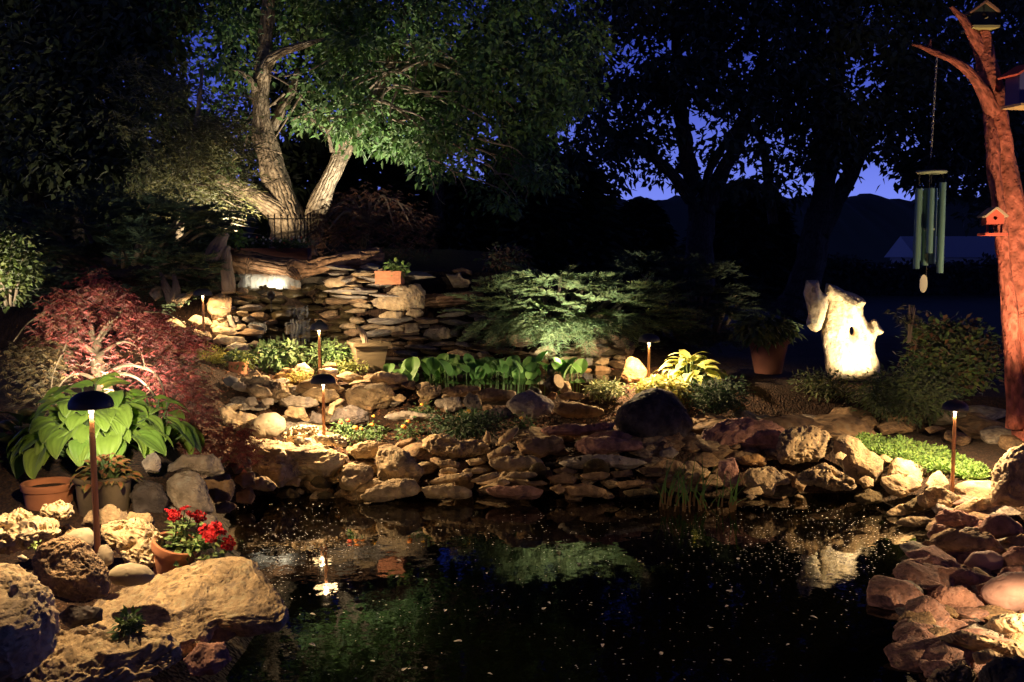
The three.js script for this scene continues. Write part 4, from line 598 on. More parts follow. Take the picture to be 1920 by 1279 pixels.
// ---------- pots ----------
const terra = std({ color: [0.5, 0.2, 0.1], map: grainMap, roughness: 0.9 }), terraDark = std({ color: [0.15, 0.055, 0.04], map: grainMap, roughness: 0.9 }), buff = std({ color: [0.19, 0.145, 0.085], map: grainMap, bumpMap: rockBump, bumpScale: 0.003 }), potSoil = std({ color: [0.05, 0.03, 0.02], bumpMap: soilBump, bumpScale: 0.02 });
function pot(name, label, pos, r0, r1, h, mat, group, rimH = 0.18) {
  const t = thing(name, label, 'plant pot', pos, group), v = (a, b) => new THREE.Vector2(a, b), rh = h * rimH;
  part(t, 'body', new THREE.LatheGeometry([v(0, 0), v(r0 * 0.96, 0), v(r0, 0.004), v(r1 * 0.95, h - rh)], 40), mat);
  part(t, 'rim', new THREE.LatheGeometry([v(r1 * 0.95, h - rh - 0.001), v(r1 * 1.02, h - rh), v(r1 * 1.04, h - 0.004), v(r1 * 1.02, h), v(r1 * 0.93, h), v(r1 * 0.9, h - 0.004), v(r1 * 0.86, h - rh * 1.6)], 40), mat);
  part(t, 'soil', place(new THREE.CircleGeometry(r1 * 0.89, 32), 0, h - rh * 0.9, 0, -Math.PI / 2), potSoil);
  return t;
}
const gPot = 'terracotta pots round the pond';
const redPot = pot('terracotta_pot', 'tilted round terracotta pot holding red flowers by the pond', at(318, 1076, 3.8), 0.061, 0.089, 0.132, terra, gPot, 0.26); redPot.rotation.z = -0.3; redPot.rotation.x = 0.12;
pot('terracotta_pot', 'wide terracotta pot half hidden behind the yellow tufa', at(93, 975, 4.55), 0.09, 0.112, 0.175, terra, gPot);
pot('terracotta_pot', 'small terracotta pot beside the yellow groundcover', at(447, 712, 8.0), 0.06, 0.085, 0.15, terra, gPot);
pot('terracotta_pot', 'large dark terracotta urn in shadow beside the standing stone', at(1440, 700, 8.5), 0.11, 0.17, 0.31, terraDark, gPot);
const buffPot = pot('buff_pot', 'buff stoneware pot with a flared body holding orange-leaved plants', at(196, 968, 4.5), 0.105, 0.125, 0.19, buff, null, 0.12);
{ // square planter
  const t = thing('square_planter', 'square tapered buff stone planter with a stepped rim', 'plant pot', at(692, 692, 8.35)); t.rotation.y = 0.32;
  const fr = (w0, w1, y0, y1) => place(new THREE.CylinderGeometry(w1 * 0.7071, w0 * 0.7071, y1 - y0, 4, 1, false), 0, (y0 + y1) / 2, 0, 0, Math.PI / 4, 0);
  part(t, 'body', fr(0.2, 0.255, 0, 0.165).toNonIndexed(), buff); part(t, 'band', fr(0.262, 0.27, 0.165, 0.2).toNonIndexed(), buff);
  const rim = [[0, 0.145, 0.31, 0.03], [0, -0.145, 0.31, 0.03], [0.14, 0, 0.03, 0.26], [-0.14, 0, 0.03, 0.26]].map(([x, z, w, l]) => bx(w, 0.026, l, x, 0.213, z)); part(t, 'rim', merge(rim), buff);
  part(t, 'soil', bx(0.25, 0.01, 0.25, 0, 0.2, 0), potSoil); 
  part(t, 'dry_stalk', place(limbShape([V(0, 0, 0), V(-0.02, 0.08, 0), V(-0.06, 0.15, 0.01)], [0.025, 0.03, 0.016], 10), -0.03, 0.2, 0.04), driftMat);
  for (const q of t.children) q.geometry.computeVertexNormals();
}
const fern = (c, R, n, len, wid, col, seed, droop = 0.25, flat = 0.6) => { const L = new Leaves(seed); for (let k = 0; k < n; k++) L.cluster(V(c.x + (L.r() - 0.5) * R * 1.4, c.y + (L.r() - 0.3) * R * flat, c.z + (L.r() - 0.5) * R), R * 0.5, 9, len, wid, col, droop, flat); return L; };
{
  const p = at(731, 533, 9.1), t = thing('terracotta_trough', 'small red terracotta trough with curly green plant on the wall', 'planter', p); t.rotation.y = -0.15;
  const w = 0.235, h = 0.105, q = 0.12; part(t, 'trough', merge([bx(w, h, 0.014, 0, h / 2, q / 2), bx(w, h, 0.014, 0, h / 2, -q / 2), bx(0.014, h, q - 0.014, w / 2 - 0.007, h / 2, 0), bx(0.014, h, q - 0.014, -w / 2 + 0.007, h / 2, 0), bx(w - 0.028, 0.012, q - 0.014, 0, 0.006, 0)]), terra);
  part(t, 'rim', merge([bx(w + 0.014, 0.016, 0.02, 0, h + 0.006, q / 2 + 0.001), bx(w + 0.014, 0.016, 0.02, 0, h + 0.006, -q / 2 - 0.001)]), terra);
  part(t, 'soil', bx(w - 0.03, 0.006, q - 0.016, 0, h - 0.02, 0), potSoil);
  part(t, 'foliage', fern(V(0.06, h + 0.03, 0), 0.09, 26, 0.045, 0.035, [0.16, 0.26, 0.05], 301, 0.1).geo(), leafMat);
  const p2 = at(510, 487, 9.85), t2 = thing('window_box', 'long dark terracotta box of small flowers behind the log', 'planter', p2);
  part(t2, 'box', merge([bx(0.72, 0.11, 0.02, 0, 0.055, 0.09), bx(0.72, 0.11, 0.02, 0, 0.055, -0.09), bx(0.02, 0.11, 0.16, 0.35, 0.055, 0), bx(0.02, 0.11, 0.16, -0.35, 0.055, 0), bx(0.68, 0.015, 0.16, 0, 0.008, 0)]), terraDark);
  const L = new Leaves(303); for (let k = 0; k < 90; k++) L.cluster(V((L.r() - 0.5) * 0.66, 0.12 + L.r() * 0.06, (L.r() - 0.5) * 0.16), 0.05, 8, 0.04, 0.026, [0.07, 0.13, 0.04], 0.2); part(t2, 'foliage', L.geo(), leafMat);
  const F = new Leaves(304); for (let k = 0; k < 34; k++) { const c = V((F.r() - 0.5) * 0.66, 0.15 + F.r() * 0.07, 0.02 + F.r() * 0.09); for (let q = 0; q < 6; q++) F.leaf(c.x, c.y, c.z, Math.cos(q * 1.05), Math.sin(q * 1.05), 0.4, 0.014, 0.012, k % 6 ? [0.8, 0.8, 0.72] : [0.6, 0.15, 0.1], 0.1); } part(t2, 'blossoms', F.geo(), leafMat);
}
{ // little iron fence
  const d = 10.7, p = at(546, 480, d), t = thing('iron_fence', 'low black iron garden fence in front of the big tree', 'fence', p), iron = std({ color: [0.015, 0.015, 0.017], roughness: 0.5, metalness: 0.4 }), s = mpp(d), bar = new THREE.CylinderGeometry(0.0055, 0.0055, 0.42, 8), tip = new THREE.ConeGeometry(0.011, 0.03, 8);
  for (const x of [504, 516, 528, 541, 554, 565, 573, 580, 587]) { const b = part(t, 'bar', bar, iron); b.position.set((x - 546) * s, 0.21, x > 560 ? (x - 560) * 0.004 : 0); const f = part(b, 'finial', tip, iron); f.position.y = 0.22; }
  for (const y of [0.03, 0.385]) part(t, 'rail', place(new THREE.CylinderGeometry(0.006, 0.006, 0.475, 8), 0, y, -0.001, 0, 0, Math.PI / 2), iron);
}
// ---------- the pale standing stone ----------
// a weathered slab: its outline, hollowed and fluted, meshed from a field of distances to the outline
function carved(outline, d, T, R, holes, seed) {
  const s = mpp(d), pts = []; let x0 = 1e9, x1 = -1e9, y0 = 1e9, y1 = -1e9;
  for (let i = 0; i < outline.length; i += 2) { const p = at(outline[i], outline[i + 1], d); pts.push([p.x, p.y]); x0 = Math.min(x0, p.x); x1 = Math.max(x1, p.x); y0 = Math.min(y0, p.y); y1 = Math.max(y1, p.y); }
  const cx = (x0 + x1) / 2, cy = (y0 + y1) / 2, half = Math.max(x1 - x0, y1 - y0) * 0.56, n = 84, mc = new MarchingCubes(n, new THREE.MeshStandardMaterial(), false, false, 200000), spots = holes.map(([hx, hy, r]) => { const p = at(hx, hy, d); return [p.x, p.y, r * s]; });
  mc.isolation = 0;
  for (let j = 0; j < n; j++) for (let i = 0; i < n; i++) {
    const x = cx + (i / n * 2 - 1) * half, y = cy + (j / n * 2 - 1) * half; let best = 1e9, inside = false;
    for (let k = 0, l = pts.length - 1; k < pts.length; l = k++) { const [ax, ay] = pts[l], ex = pts[k][0] - ax, ey = pts[k][1] - ay, t = Math.max(0, Math.min(1, ((x - ax) * ex + (y - ay) * ey) / (ex * ex + ey * ey))); best = Math.min(best, Math.hypot(x - ax - ex * t, y - ay - ey * t)); if ((ay > y) !== (pts[k][1] > y) && x < ex * (y - ay) / ey + ax) inside = !inside; }
    let D = inside ? best : -best; for (const [hx, hy, r] of spots) D = Math.min(D, Math.hypot(x - hx, (y - hy) * 0.6) - r);
    const flute = 0.16 * N3(x * 9 + seed, y * 2.2, 1) + 0.1 * Math.abs(N3(x * 21, y * 5 + seed, 3));
    for (let k = 0; k < n; k++) { const z = (k / n * 2 - 1) * half; mc.field[i + j * n + k * n * n] = Math.min(D, R) - R * ((z + 0.02 * N3(x * 4, y * 3, seed)) / T) ** 2 * (1 + 2.2 * flute) + 0.004 * N3(x * 24, y * 24, z * 24 + seed); }
  }
  mc.update();
  const g = new THREE.BufferGeometry(), c = mc.count, p = mc.positionArray.slice(0, c * 3), col = new Float32Array(c * 3);
  for (let i = 0; i < c * 3; i++) p[i] *= half;
  for (let i = 0; i < c; i++) { const k = smooth(-0.3, 0.3, fbm(p[i * 3] * 5 + seed, p[i * 3 + 1] * 4, p[i * 3 + 2] * 5, 4)), q = 0.93 + 0.14 * N3(p[i * 3] * 40, p[i * 3 + 1] * 40, seed); col[i * 3] = lerp(0.7, 0.84, k) * q; col[i * 3 + 1] = lerp(0.6, 0.77, k) * q; col[i * 3 + 2] = lerp(0.42, 0.6, k) * q; }
  g.setAttribute('position', new THREE.BufferAttribute(p, 3)); const m = mergeVertices(g, 1e-5); g.setAttribute('color', new THREE.BufferAttribute(col, 3)); const w = mergeVertices(g, 1e-5); w.computeVertexNormals();
  return { geo: boxUv(w, 0.5), pos: V(cx, cy, -d) };
}
{
  const t = thing('standing_stone', 'pale leaning weathered stone with a hanging lobe, brightly lit from below', 'rock sculpture', at(1595, 700, 8.35));
  const a = carved([1549, 530, 1567, 536, 1585, 545, 1602, 550, 1615, 557, 1623, 567, 1617, 575, 1617, 588, 1625, 604, 1631, 607, 1635, 600, 1641, 597, 1646, 607, 1652, 615, 1657, 622, 1651, 627, 1644, 628, 1639, 641, 1640, 660, 1647, 678, 1650, 700, 1640, 716, 1556, 712, 1549, 690, 1546, 662, 1540, 625, 1547, 600, 1551, 562, 1547, 549], 8.3, 0.15, 0.1, [[1596, 620, 5]], 3);
  part(t, 'body', a.geo, nearMat).position.copy(a.pos).sub(t.position);
  const b = carved([1512, 526, 1534, 525, 1536, 540, 1541, 548, 1551, 553, 1553, 570, 1548, 592, 1540, 617, 1532, 623, 1522, 620, 1512, 610, 1516, 590, 1507, 550], 8.2, 0.085, 0.07, [], 7);
  part(t, 'hanging_lobe', b.geo, nearMat).position.copy(b.pos).sub(t.position);
}
// ---------- red trunk with birdhouses and wind chime ----------
const redMat = std({ color: [0.45, 0.13, 0.1], map: barkMap, bumpMap: karstBump, bumpScale: 0.008, roughness: 0.85 });
{
  const t = thing('dead_tree', 'red peeled trunk of a dead tree carrying birdhouses and a wind chime', 'tree', at(1915, 800, 6.7)), loc = (g) => place(g, -t.position.x, -t.position.y, -t.position.z);
  part(t, 'trunk', loc(limbShape(P3([[1942, 830, 6.7], [1925, 700, 6.7], [1912, 560, 6.7], [1900, 420, 6.7], [1878, 280, 6.7], [1862, 180, 6.7], [1845, 100, 6.7], [1838, 58, 6.7]]), [0.14, 0.11, 0.092, 0.084, 0.074, 0.067, 0.06, 0.055], 30, { lump: 0.16, ridge: 0.07, seed: 31, step: 0.04 })), redMat);
  part(t, 'side_stem', loc(limbShape(P3([[1906, 800, 6.66], [1897, 650, 6.62], [1886, 520, 6.6], [1874, 400, 6.6], [1860, 270, 6.62], [1848, 190, 6.66]]), [0.06, 0.05, 0.045, 0.042, 0.04, 0.02], 14, { lump: 0.3, seed: 33 })), redMat);
  part(t, 'branch', loc(limbShape(P3([[1862, 215, 6.65], [1845, 175, 6.6], [1822, 142, 6.55], [1790, 114, 6.5], [1757, 100, 6.5], [1730, 88, 6.5], [1710, 83, 6.52]]), [0.045, 0.036, 0.03, 0.025, 0.02, 0.015, 0.008], 12, { lump: 0.3, seed: 34 })), redMat);
  part(t, 'branch', loc(limbShape(P3([[1846, 110, 6.7], [1828, 72, 6.66], [1808, 40, 6.62], [1784, 12, 6.6]]), [0.045, 0.034, 0.024, 0.012], 12, { lump: 0.3, seed: 35 })), redMat);
  part(t, 'twig', loc(limbShape(P3([[1746, 97, 6.5], [1743, 84, 6.5], [1745, 74, 6.5]]), [0.014, 0.012, 0.005], 8, { seed: 36 })), redMat);
}
function birdhouse(label, pos, w, h, dep, wallMat, roofMat, baseMat, o = {}) {
  const t = thing('birdhouse', label, 'birdhouse', pos, 'birdhouses on the red trunk'); t.rotation.y = o.turn || 0;
  const gh = w * (o.pitch || 0.4), s = new THREE.Shape(); s.moveTo(-w / 2, 0); s.lineTo(w / 2, 0); s.lineTo(w / 2, h); s.lineTo(0, h + gh); s.lineTo(-w / 2, h); s.closePath();
  const hole = new THREE.Path(); hole.absarc(0, h * (o.holeAt || 0.75), w * 0.11, 0, 6.283); s.holes.push(hole);
  part(t, 'front', place(new THREE.ExtrudeGeometry(s, { depth: 0.01, bevelEnabled: false, curveSegments: 10 }), 0, o.lift || 0, dep / 2 - 0.01), wallMat);
  const y0 = o.lift || 0; part(t, 'wall', merge([bx(0.01, h - y0 * 0, dep - 0.014, -w / 2 + 0.005, y0 + h / 2, -0.002), bx(0.01, h, dep - 0.014, w / 2 - 0.005, y0 + h / 2, -0.002), bx(w - 0.02, h, 0.01, 0, y0 + h / 2, -dep / 2 + 0.01)]), o.side || wallMat);
  const a = Math.atan2(gh, w / 2), L = Math.hypot(gh, w / 2) + w * 0.2; for (const q of [-1, 1]) part(t, 'roof', place(new THREE.BoxGeometry(L, 0.012, dep + 0.05), q * (Math.cos(a) * L / 2), y0 + h + gh + 0.008 - Math.sin(a) * L / 2, 0, 0, 0, -q * a), roofMat);
  part(t, 'floor', bx(w + 0.03, 0.016, dep + 0.05, 0, -0.009, 0.01), baseMat);
  if (o.lift) for (const q of [-1, 1]) part(t, 'post', bx(0.01, o.lift, 0.01, q * (w / 2 - 0.01), o.lift / 2, dep / 2 - 0.012), wallMat);
  else part(t, 'perch', place(new THREE.CylinderGeometry(0.004, 0.004, 0.05, 8), 0, h * 0.5, dep / 2 + 0.02, Math.PI / 2), baseMat);
  return t;
}
const barn = std({ color: [0.55, 0.1, 0.07] }), pine = std({ color: [0.55, 0.36, 0.18], map: grainMap }), navy = std({ color: [0.05, 0.06, 0.2] }), darkGreen = std({ color: [0.03, 0.045, 0.04] }), shingle = std({ color: [0.3, 0.16, 0.1] });
birdhouse('small barn red birdhouse with open feeding tray low on the trunk', at(1860, 437, 6.5), 0.105, 0.055, 0.1, barn, std({ color: [0.4, 0.3, 0.22] }), barn, { lift: 0.05, pitch: 0.42, holeAt: 0.8, turn: -0.1, side: std({ color: [0.3, 0.05, 0.04] }) });
birdhouse('dark blue birdhouse with red roof edge and pine floor at the frame edge', at(1922, 198, 6.52), 0.2, 0.185, 0.13, navy, barn, pine, { pitch: 0.3, turn: 0.25 });
birdhouse('dark birdhouse with pale floor edge crowning the red trunk', at(1837, 53, 6.68), 0.14, 0.09, 0.13, darkGreen, shingle, std({ color: [0.4, 0.36, 0.16] }), { pitch: 0.36 });
{
  const d = 6.5, hang = at(1757, 102, d), t = thing('wind_chime', 'green metal wind chime with long tubes hanging from the red branch', 'wind chime', hang), s = mpp(d), Y = (py) => at(1757, py, d).y - hang.y, X = (px) => (px - 1757) * s;
  const tubeMat = std({ color: [0.1, 0.185, 0.165], metalness: 0.3, roughness: 0.45 }), cordMat = std({ color: [0.03, 0.03, 0.03] }), wood = std({ color: [0.16, 0.19, 0.14], roughness: 0.6 }), chainMat = std({ color: [0.35, 0.33, 0.28], metalness: 0.5, roughness: 0.4 });
  const links = [], n = 34, top = Y(100), bot = Y(296); for (let i = 0; i < n; i++) { const g = new THREE.TorusGeometry(0.0075, 0.0024, 6, 12); g.scale(0.75, 1.55, 1); links.push(place(g, X(1757 - 5 * i / n), lerp(top, bot, (i + 0.5) / n), 0, 0, i % 2 ? Math.PI / 2 : 0, 0)); } part(t, 'chain', merge(links), chainMat);
  const cx = X(1754); for (let k = 0; k < 3; k++) { const a = k * 2.094 + 0.5; part(t, 'cord', limbShape([V(X(1752), bot, 0), V(cx + 0.06 * Math.cos(a), Y(321), 0.06 * Math.sin(a))], [0.002, 0.002], 6, { rings: 2, lump: 0 }), cordMat); }
  part(t, 'disc', place(new THREE.LatheGeometry([[0, -0.012], [0.085, -0.012], [0.095, -0.004], [0.09, 0.008], [0, 0.016]].map(([a, b]) => new THREE.Vector2(a, b)), 32), cx, Y(322), 0), wood);
  for (const [x, y0, y1, z] of [[1729, 355, 504, 0.02], [1748, 354, 475, 0.055], [1771, 343, 512, 0.04], [1753, 352, 498, -0.05], [1738, 352, 490, -0.045], [1764, 352, 495, -0.03]]) { const h = Y(y0) - Y(y1), g = new THREE.LatheGeometry([[0.0185, 0], [0.021, 0], [0.021, h], [0.0185, h], [0.0185, 0]].map(([a, b]) => new THREE.Vector2(a, b)), 20), m = part(t, 'tube', place(g, X(x), Y(y1), z), tubeMat); part(m, 'cord', place(new THREE.CylinderGeometry(0.0015, 0.0015, Y(324) - Y(y0), 5), X(x), (Y(324) + Y(y0)) / 2, z), cordMat); }
  part(t, 'striker', place(new THREE.CylinderGeometry(0.035, 0.035, 0.014, 20), cx, Y(430), 0), wood);
  part(t, 'cord', place(new THREE.CylinderGeometry(0.0015, 0.0015, Y(326) - Y(518), 5), cx - 0.01, (Y(326) + Y(518)) / 2, 0), cordMat);
  part(t, 'sail', place(new THREE.CylinderGeometry(0.03, 0.03, 0.008, 24), X(1746), Y(532), 0, Math.PI / 2, 0, 0, 0.85, 1, 1.9).scale(1, 1, 1), std({ color: [0.4, 0.38, 0.32] }));
}
// ---------- broad leaves ----------
function bladeShape(o) { // a broad leaf from its stalk along +z, ribbed, with a darker or paler rim
  const nl = o.nl || 10, nw = o.nw || 8, pos = [], col = [], idx = [], rnd = rngOf(o.seed), bend = o.bend ?? 0.5, cup = o.cup ?? 0.18, tw = (rnd() - 0.5) * 0.3;
  for (let i = 0; i <= nl; i++) for (let j = 0; j <= nw; j++) {
    const s = i / nl, t = j / nw * 2 - 1, w = o.w * Math.pow(Math.sin(Math.PI * Math.pow(s * 0.985 + 0.012, o.base ?? 0.62)), o.pow ?? 0.75) * 0.5, heart = (o.heart ?? 0.12) * t * t * (1 - s) * (1 - s);
    const x = t * w, z = s - heart, y = bend * (0.75 * s - 1.15 * s * s) + cup * Math.abs(t) * w * 1.4 + (o.rib ?? 0.012) * Math.cos(t * Math.PI * 5) * (1 - s * 0.5) + (o.wave ?? 0.02) * Math.sin(s * 9 + t * 3 + o.seed) * t * t + tw * x * s;
    pos.push(x, y, z);
    const e = smooth(o.rimAt ?? 0.8, 1, Math.max(Math.abs(t), s * s)), k = 0.92 + 0.16 * rnd();
    for (let q = 0; q < 3; q++) col.push(lerp(o.col[q], (o.rim || o.col)[q], e) * k);
  }
  for (let i = 0; i < nl; i++) for (let j = 0; j < nw; j++) { const a = i * (nw + 1) + j, b = a + nw + 1; idx.push(a, b, a + 1, a + 1, b, b + 1); }
  const g = new THREE.BufferGeometry(); g.setAttribute('position', new THREE.Float32BufferAttribute(pos, 3)); g.setAttribute('color', new THREE.Float32BufferAttribute(col, 3)); g.setIndex(idx); g.computeVertexNormals(); return g;
}
const greenStalk = std({ color: [0.06, 0.1, 0.03] }), shinyLeaf = phys({ color: [1, 1, 1], vertexColors: true, side: THREE.DoubleSide, transmission: 0.3, thickness: 0, roughness: 0.6 });
function rosette(name, label, cat, c, R, h, n, len, shapes, seed, o = {}) {
  const t = thing(name, label, cat, c, o.group), rnd = rngOf(seed), stalks = [];
  for (let k = 0; k < n; k++) {
    const q = Math.sqrt((k + 0.5) / n), a = k * 2.39996 + (rnd() - 0.5) * 0.7, r = R * q * (0.55 + 0.25 * rnd()), b = V(Math.cos(a) * r * (o.sx || 1), h * (1.0 - 0.72 * q * q) * (0.8 + 0.35 * rnd()), Math.sin(a) * r * (o.sz || 1)), m = part(t, 'leaf', shapes[k % shapes.length], o.mat || shinyLeaf), s = len * (0.75 + 0.5 * rnd());
    m.position.copy(b); m.scale.setScalar(s); m.rotation.order = 'YXZ'; m.rotation.set(lerp(-0.75, 0.35, q) + (o.pitch || 0) + (rnd() - 0.5) * 0.5, Math.PI / 2 - a + (rnd() - 0.5) * 0.7, (rnd() - 0.5) * 0.6);
    stalks.push(limbShape([V(b.x * 0.15, -0.02, b.z * 0.15), V(b.x * 0.6, b.y * 0.7, b.z * 0.6), b], [0.006, 0.005, 0.004], 5, { rings: 5, lump: 0 }));
  }
  part(t, 'stalks', merge(stalks), greenStalk); return t;
}
const G1 = [0.27, 0.42, 0.06], G2 = [0.2, 0.36, 0.05];
const hostaLeaf = [1, 2, 3, 4, 5].map((s) => bladeShape({ seed: s, nl: 12, nw: 20, w: 0.98, col: s === 2 ? G2 : G1, rim: [0.3, 0.42, 0.12], rimAt: 0.9, bend: 0.25 + 0.07 * s, base: 0.56, pow: 0.7, heart: 0.22, rib: 0.016, wave: 0.035 }));
rosette('hosta', 'big hosta with broad ribbed green leaves behind the near lamp', 'hosta', at(172, 864, 4.95), 0.42, 0.34, 84, 0.132, hostaLeaf, 5, { sx: 0.95, pitch: 0.4 });
rosette('hosta', 'smaller hosta at the edge of the red maple fringe', 'hosta', at(292, 858, 5.2), 0.24, 0.3, 24, 0.13, hostaLeaf, 6, { pitch: 0.4 });
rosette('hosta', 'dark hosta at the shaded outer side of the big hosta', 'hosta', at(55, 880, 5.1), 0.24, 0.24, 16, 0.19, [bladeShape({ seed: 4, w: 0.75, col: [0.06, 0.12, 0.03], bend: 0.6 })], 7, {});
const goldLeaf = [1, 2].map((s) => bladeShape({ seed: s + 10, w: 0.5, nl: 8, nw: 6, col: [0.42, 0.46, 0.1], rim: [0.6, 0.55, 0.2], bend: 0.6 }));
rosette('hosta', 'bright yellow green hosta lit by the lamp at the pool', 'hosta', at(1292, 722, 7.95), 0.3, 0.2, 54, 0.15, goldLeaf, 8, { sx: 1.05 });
const roundLeaf = [1, 2, 3].map((s) => bladeShape({ seed: s + 20, w: 0.98, nl: 8, nw: 8, base: 0.8, pow: 0.55, heart: 0.2, cup: 0.3, bend: 0.25, rib: 0, col: [0.11, 0.25, 0.05], rim: [0.15, 0.31, 0.07] }));
function bog(label, x0, x1, n, seed) { const c = at((x0 + x1) / 2, 712, 8.15), t = thing('bog_plant', label, 'water plant', c, 'broad-leaved plants in the raised pool'), rnd = rngOf(seed), stalks = []; for (let k = 0; k < n; k++) { const x = ((k + 0.5) / n - 0.5) * (x1 - x0) * mpp(8.15) + (rnd() - 0.5) * 0.09, y = 0.01 + 0.1 * rnd(), z = (rnd() - 0.5) * 0.45, m = part(t, 'leaf', roundLeaf[k % 3], shinyLeaf); m.position.set(x, y, z); m.scale.setScalar(0.105 * (0.75 + 0.5 * rnd())); m.rotation.order = 'YXZ'; m.rotation.set(-1.15 + rnd() * 0.8, Math.PI + (rnd() - 0.5) * 2.4, (rnd() - 0.5) * 0.6); stalks.push(limbShape([V(x * 0.97, -0.12, z), V(x, y * 0.5, z), V(x, y, z)], [0.005, 0.004, 0.004], 5, { rings: 4, lump: 0 })); } part(t, 'stalks', merge(stalks), greenStalk); }
bog('small clump of round water leaves next to the square planter', 738, 784, 11, 61); bog('widest clump of glossy round leaves across the raised pool', 796, 1018, 80, 62); bog('single round-leaved clump beside the split log end', 1035, 1082, 11, 63);
const fitLeaf = [1, 2].map((s) => bladeShape({ seed: s + 30, w: 0.62, nl: 6, nw: 6, col: [0.5, 0.2, 0.08], rim: [0.16, 0.26, 0.06], rimAt: 0.45, bend: 0.5 }));
rosette('coleus', 'low plant with orange leaves edged green in the buff pot', 'coleus', at(200, 912, 4.5), 0.16, 0.13, 90, 0.046, fitLeaf, 9, {});
// ---------- small leafy plants: each one thing with foliage (and flowers) ----------
function clump(name, label, cat, px, py, d, rx, ry, n, len, wid, cols, seed, o = {}) { // foliage heaped in an ellipse that is rx by ry pixels
  const c = at(px, py, d), t = thing(name, label, cat, c, o.group), L = new Leaves(seed), s = mpp(d);
  for (let k = 0; k < n; k++) { const [x, y, z] = L.sphere(), f = 1 - 0.3 * L.r(), w = V(x * rx * s * f, y * ry * s * f, z * (o.deep || rx * 0.7) * s).add(c), lamp = at(1655, 735, 7.55), beam = at(1592, 606, 8.25).sub(lamp).normalize(), off = w.clone().sub(lamp); if (off.length() < 0.55 && off.dot(beam) > 0.55 * off.length()) continue; L.cluster(V(x * rx * s * f, y * ry * s * f, z * (o.deep || rx * 0.7) * s), o.R || 0.06, o.m || 8, len, wid, cols[Math.floor(L.r() * cols.length)], o.droop ?? 0.1, o.flat ?? 0.8); }
  part(t, 'foliage', L.geo(), o.mat || leafMat);
  if (o.stems) { const g = []; for (let k = 0; k < o.stems; k++) { const a = L.r() * 6.283, q = Math.sqrt(L.r()) * 0.8; g.push(limbShape([V(0.15 * q * Math.cos(a) * rx * s, -ry * s * 1.05, 0.15 * q * Math.sin(a) * rx * s), V(q * Math.cos(a) * rx * s * 0.6, 0, q * Math.sin(a) * rx * s * 0.4), V(q * Math.cos(a) * rx * s, ry * s * 0.75 * (1 - q * q * 0.5), q * Math.sin(a) * rx * s * 0.6)], [0.012, 0.008, 0.003], 6, { rings: 6 })); } part(t, 'stems', merge(g), twigMat); }
  return t;
}
const petal = new THREE.SphereGeometry(1, 8, 6);
function bloom(seed, r, nn, col) { const rnd = rngOf(seed), list = []; for (let k = 0; k < nn; k++) { const v = V(rnd() - 0.5, rnd() * 0.8 - 0.15, rnd() - 0.5).normalize(); const g = petal.clone().scale(r * 0.36, r * 0.15, r * 0.36); g.applyQuaternion(new THREE.Quaternion().setFromUnitVectors(V(0, 1, 0), v)); g.translate(v.x * r * 0.72, v.y * r * 0.55, v.z * r * 0.72); list.push(g); } return merge(list); }
const marigoldGeo = bloom(3, 0.022, 26), marigoldMats = [std({ color: [0.85, 0.3, 0.06] }), std({ color: [0.55, 0.07, 0.03] }), std({ color: [0.8, 0.45, 0.05] })];
function marigold(label, px, py, d, flowers, seed) { const t = clump('marigold', label, 'marigold', px, py, d, 22, 15, 26, 0.035, 0.014, [[0.06, 0.13, 0.04], [0.09, 0.16, 0.04]], seed, { R: 0.05, group: 'marigolds along the terrace' }); for (const [x, y, m, k = 1] of flowers) { const f = part(t, 'flower', marigoldGeo, marigoldMats[m]); f.position.copy(at(x, y, d - 0.06)).sub(t.position); f.scale.setScalar(k); } return t; }
marigold('marigold with two round orange blooms side by side near the lamp', 672, 817, 6.65, [[666, 803, 0, 1.05], [677, 804, 0, 0.75]], 401);
marigold('marigold with a single golden bloom and a dark bud behind', 702, 808, 6.8, [[697, 797, 0, 0.9], [700, 781, 2, 0.7]], 402);
marigold('marigold with two orange blooms stacked one above the other', 764, 812, 6.75, [[757, 801, 0, 1.05], [766, 791, 0, 0.95]], 403);
marigold('marigold with dull red blooms right beside the lamp post', 645, 806, 6.75, [[638, 793, 1, 0.9], [652, 789, 1, 0.9]], 404);
marigold('lone orange marigold in the shadow of the stream step', 793, 774, 7.0, [[791, 759, 2, 0.7]], 405);
marigold('marigold with a small yellow bloom before the oval dark stone', 880, 784, 6.9, [[879, 771, 2, 0.8]], 406);
marigold('farthest marigold with a small golden bloom in dark foliage', 978, 796, 6.85, [[977, 784, 2, 0.65]], 407);
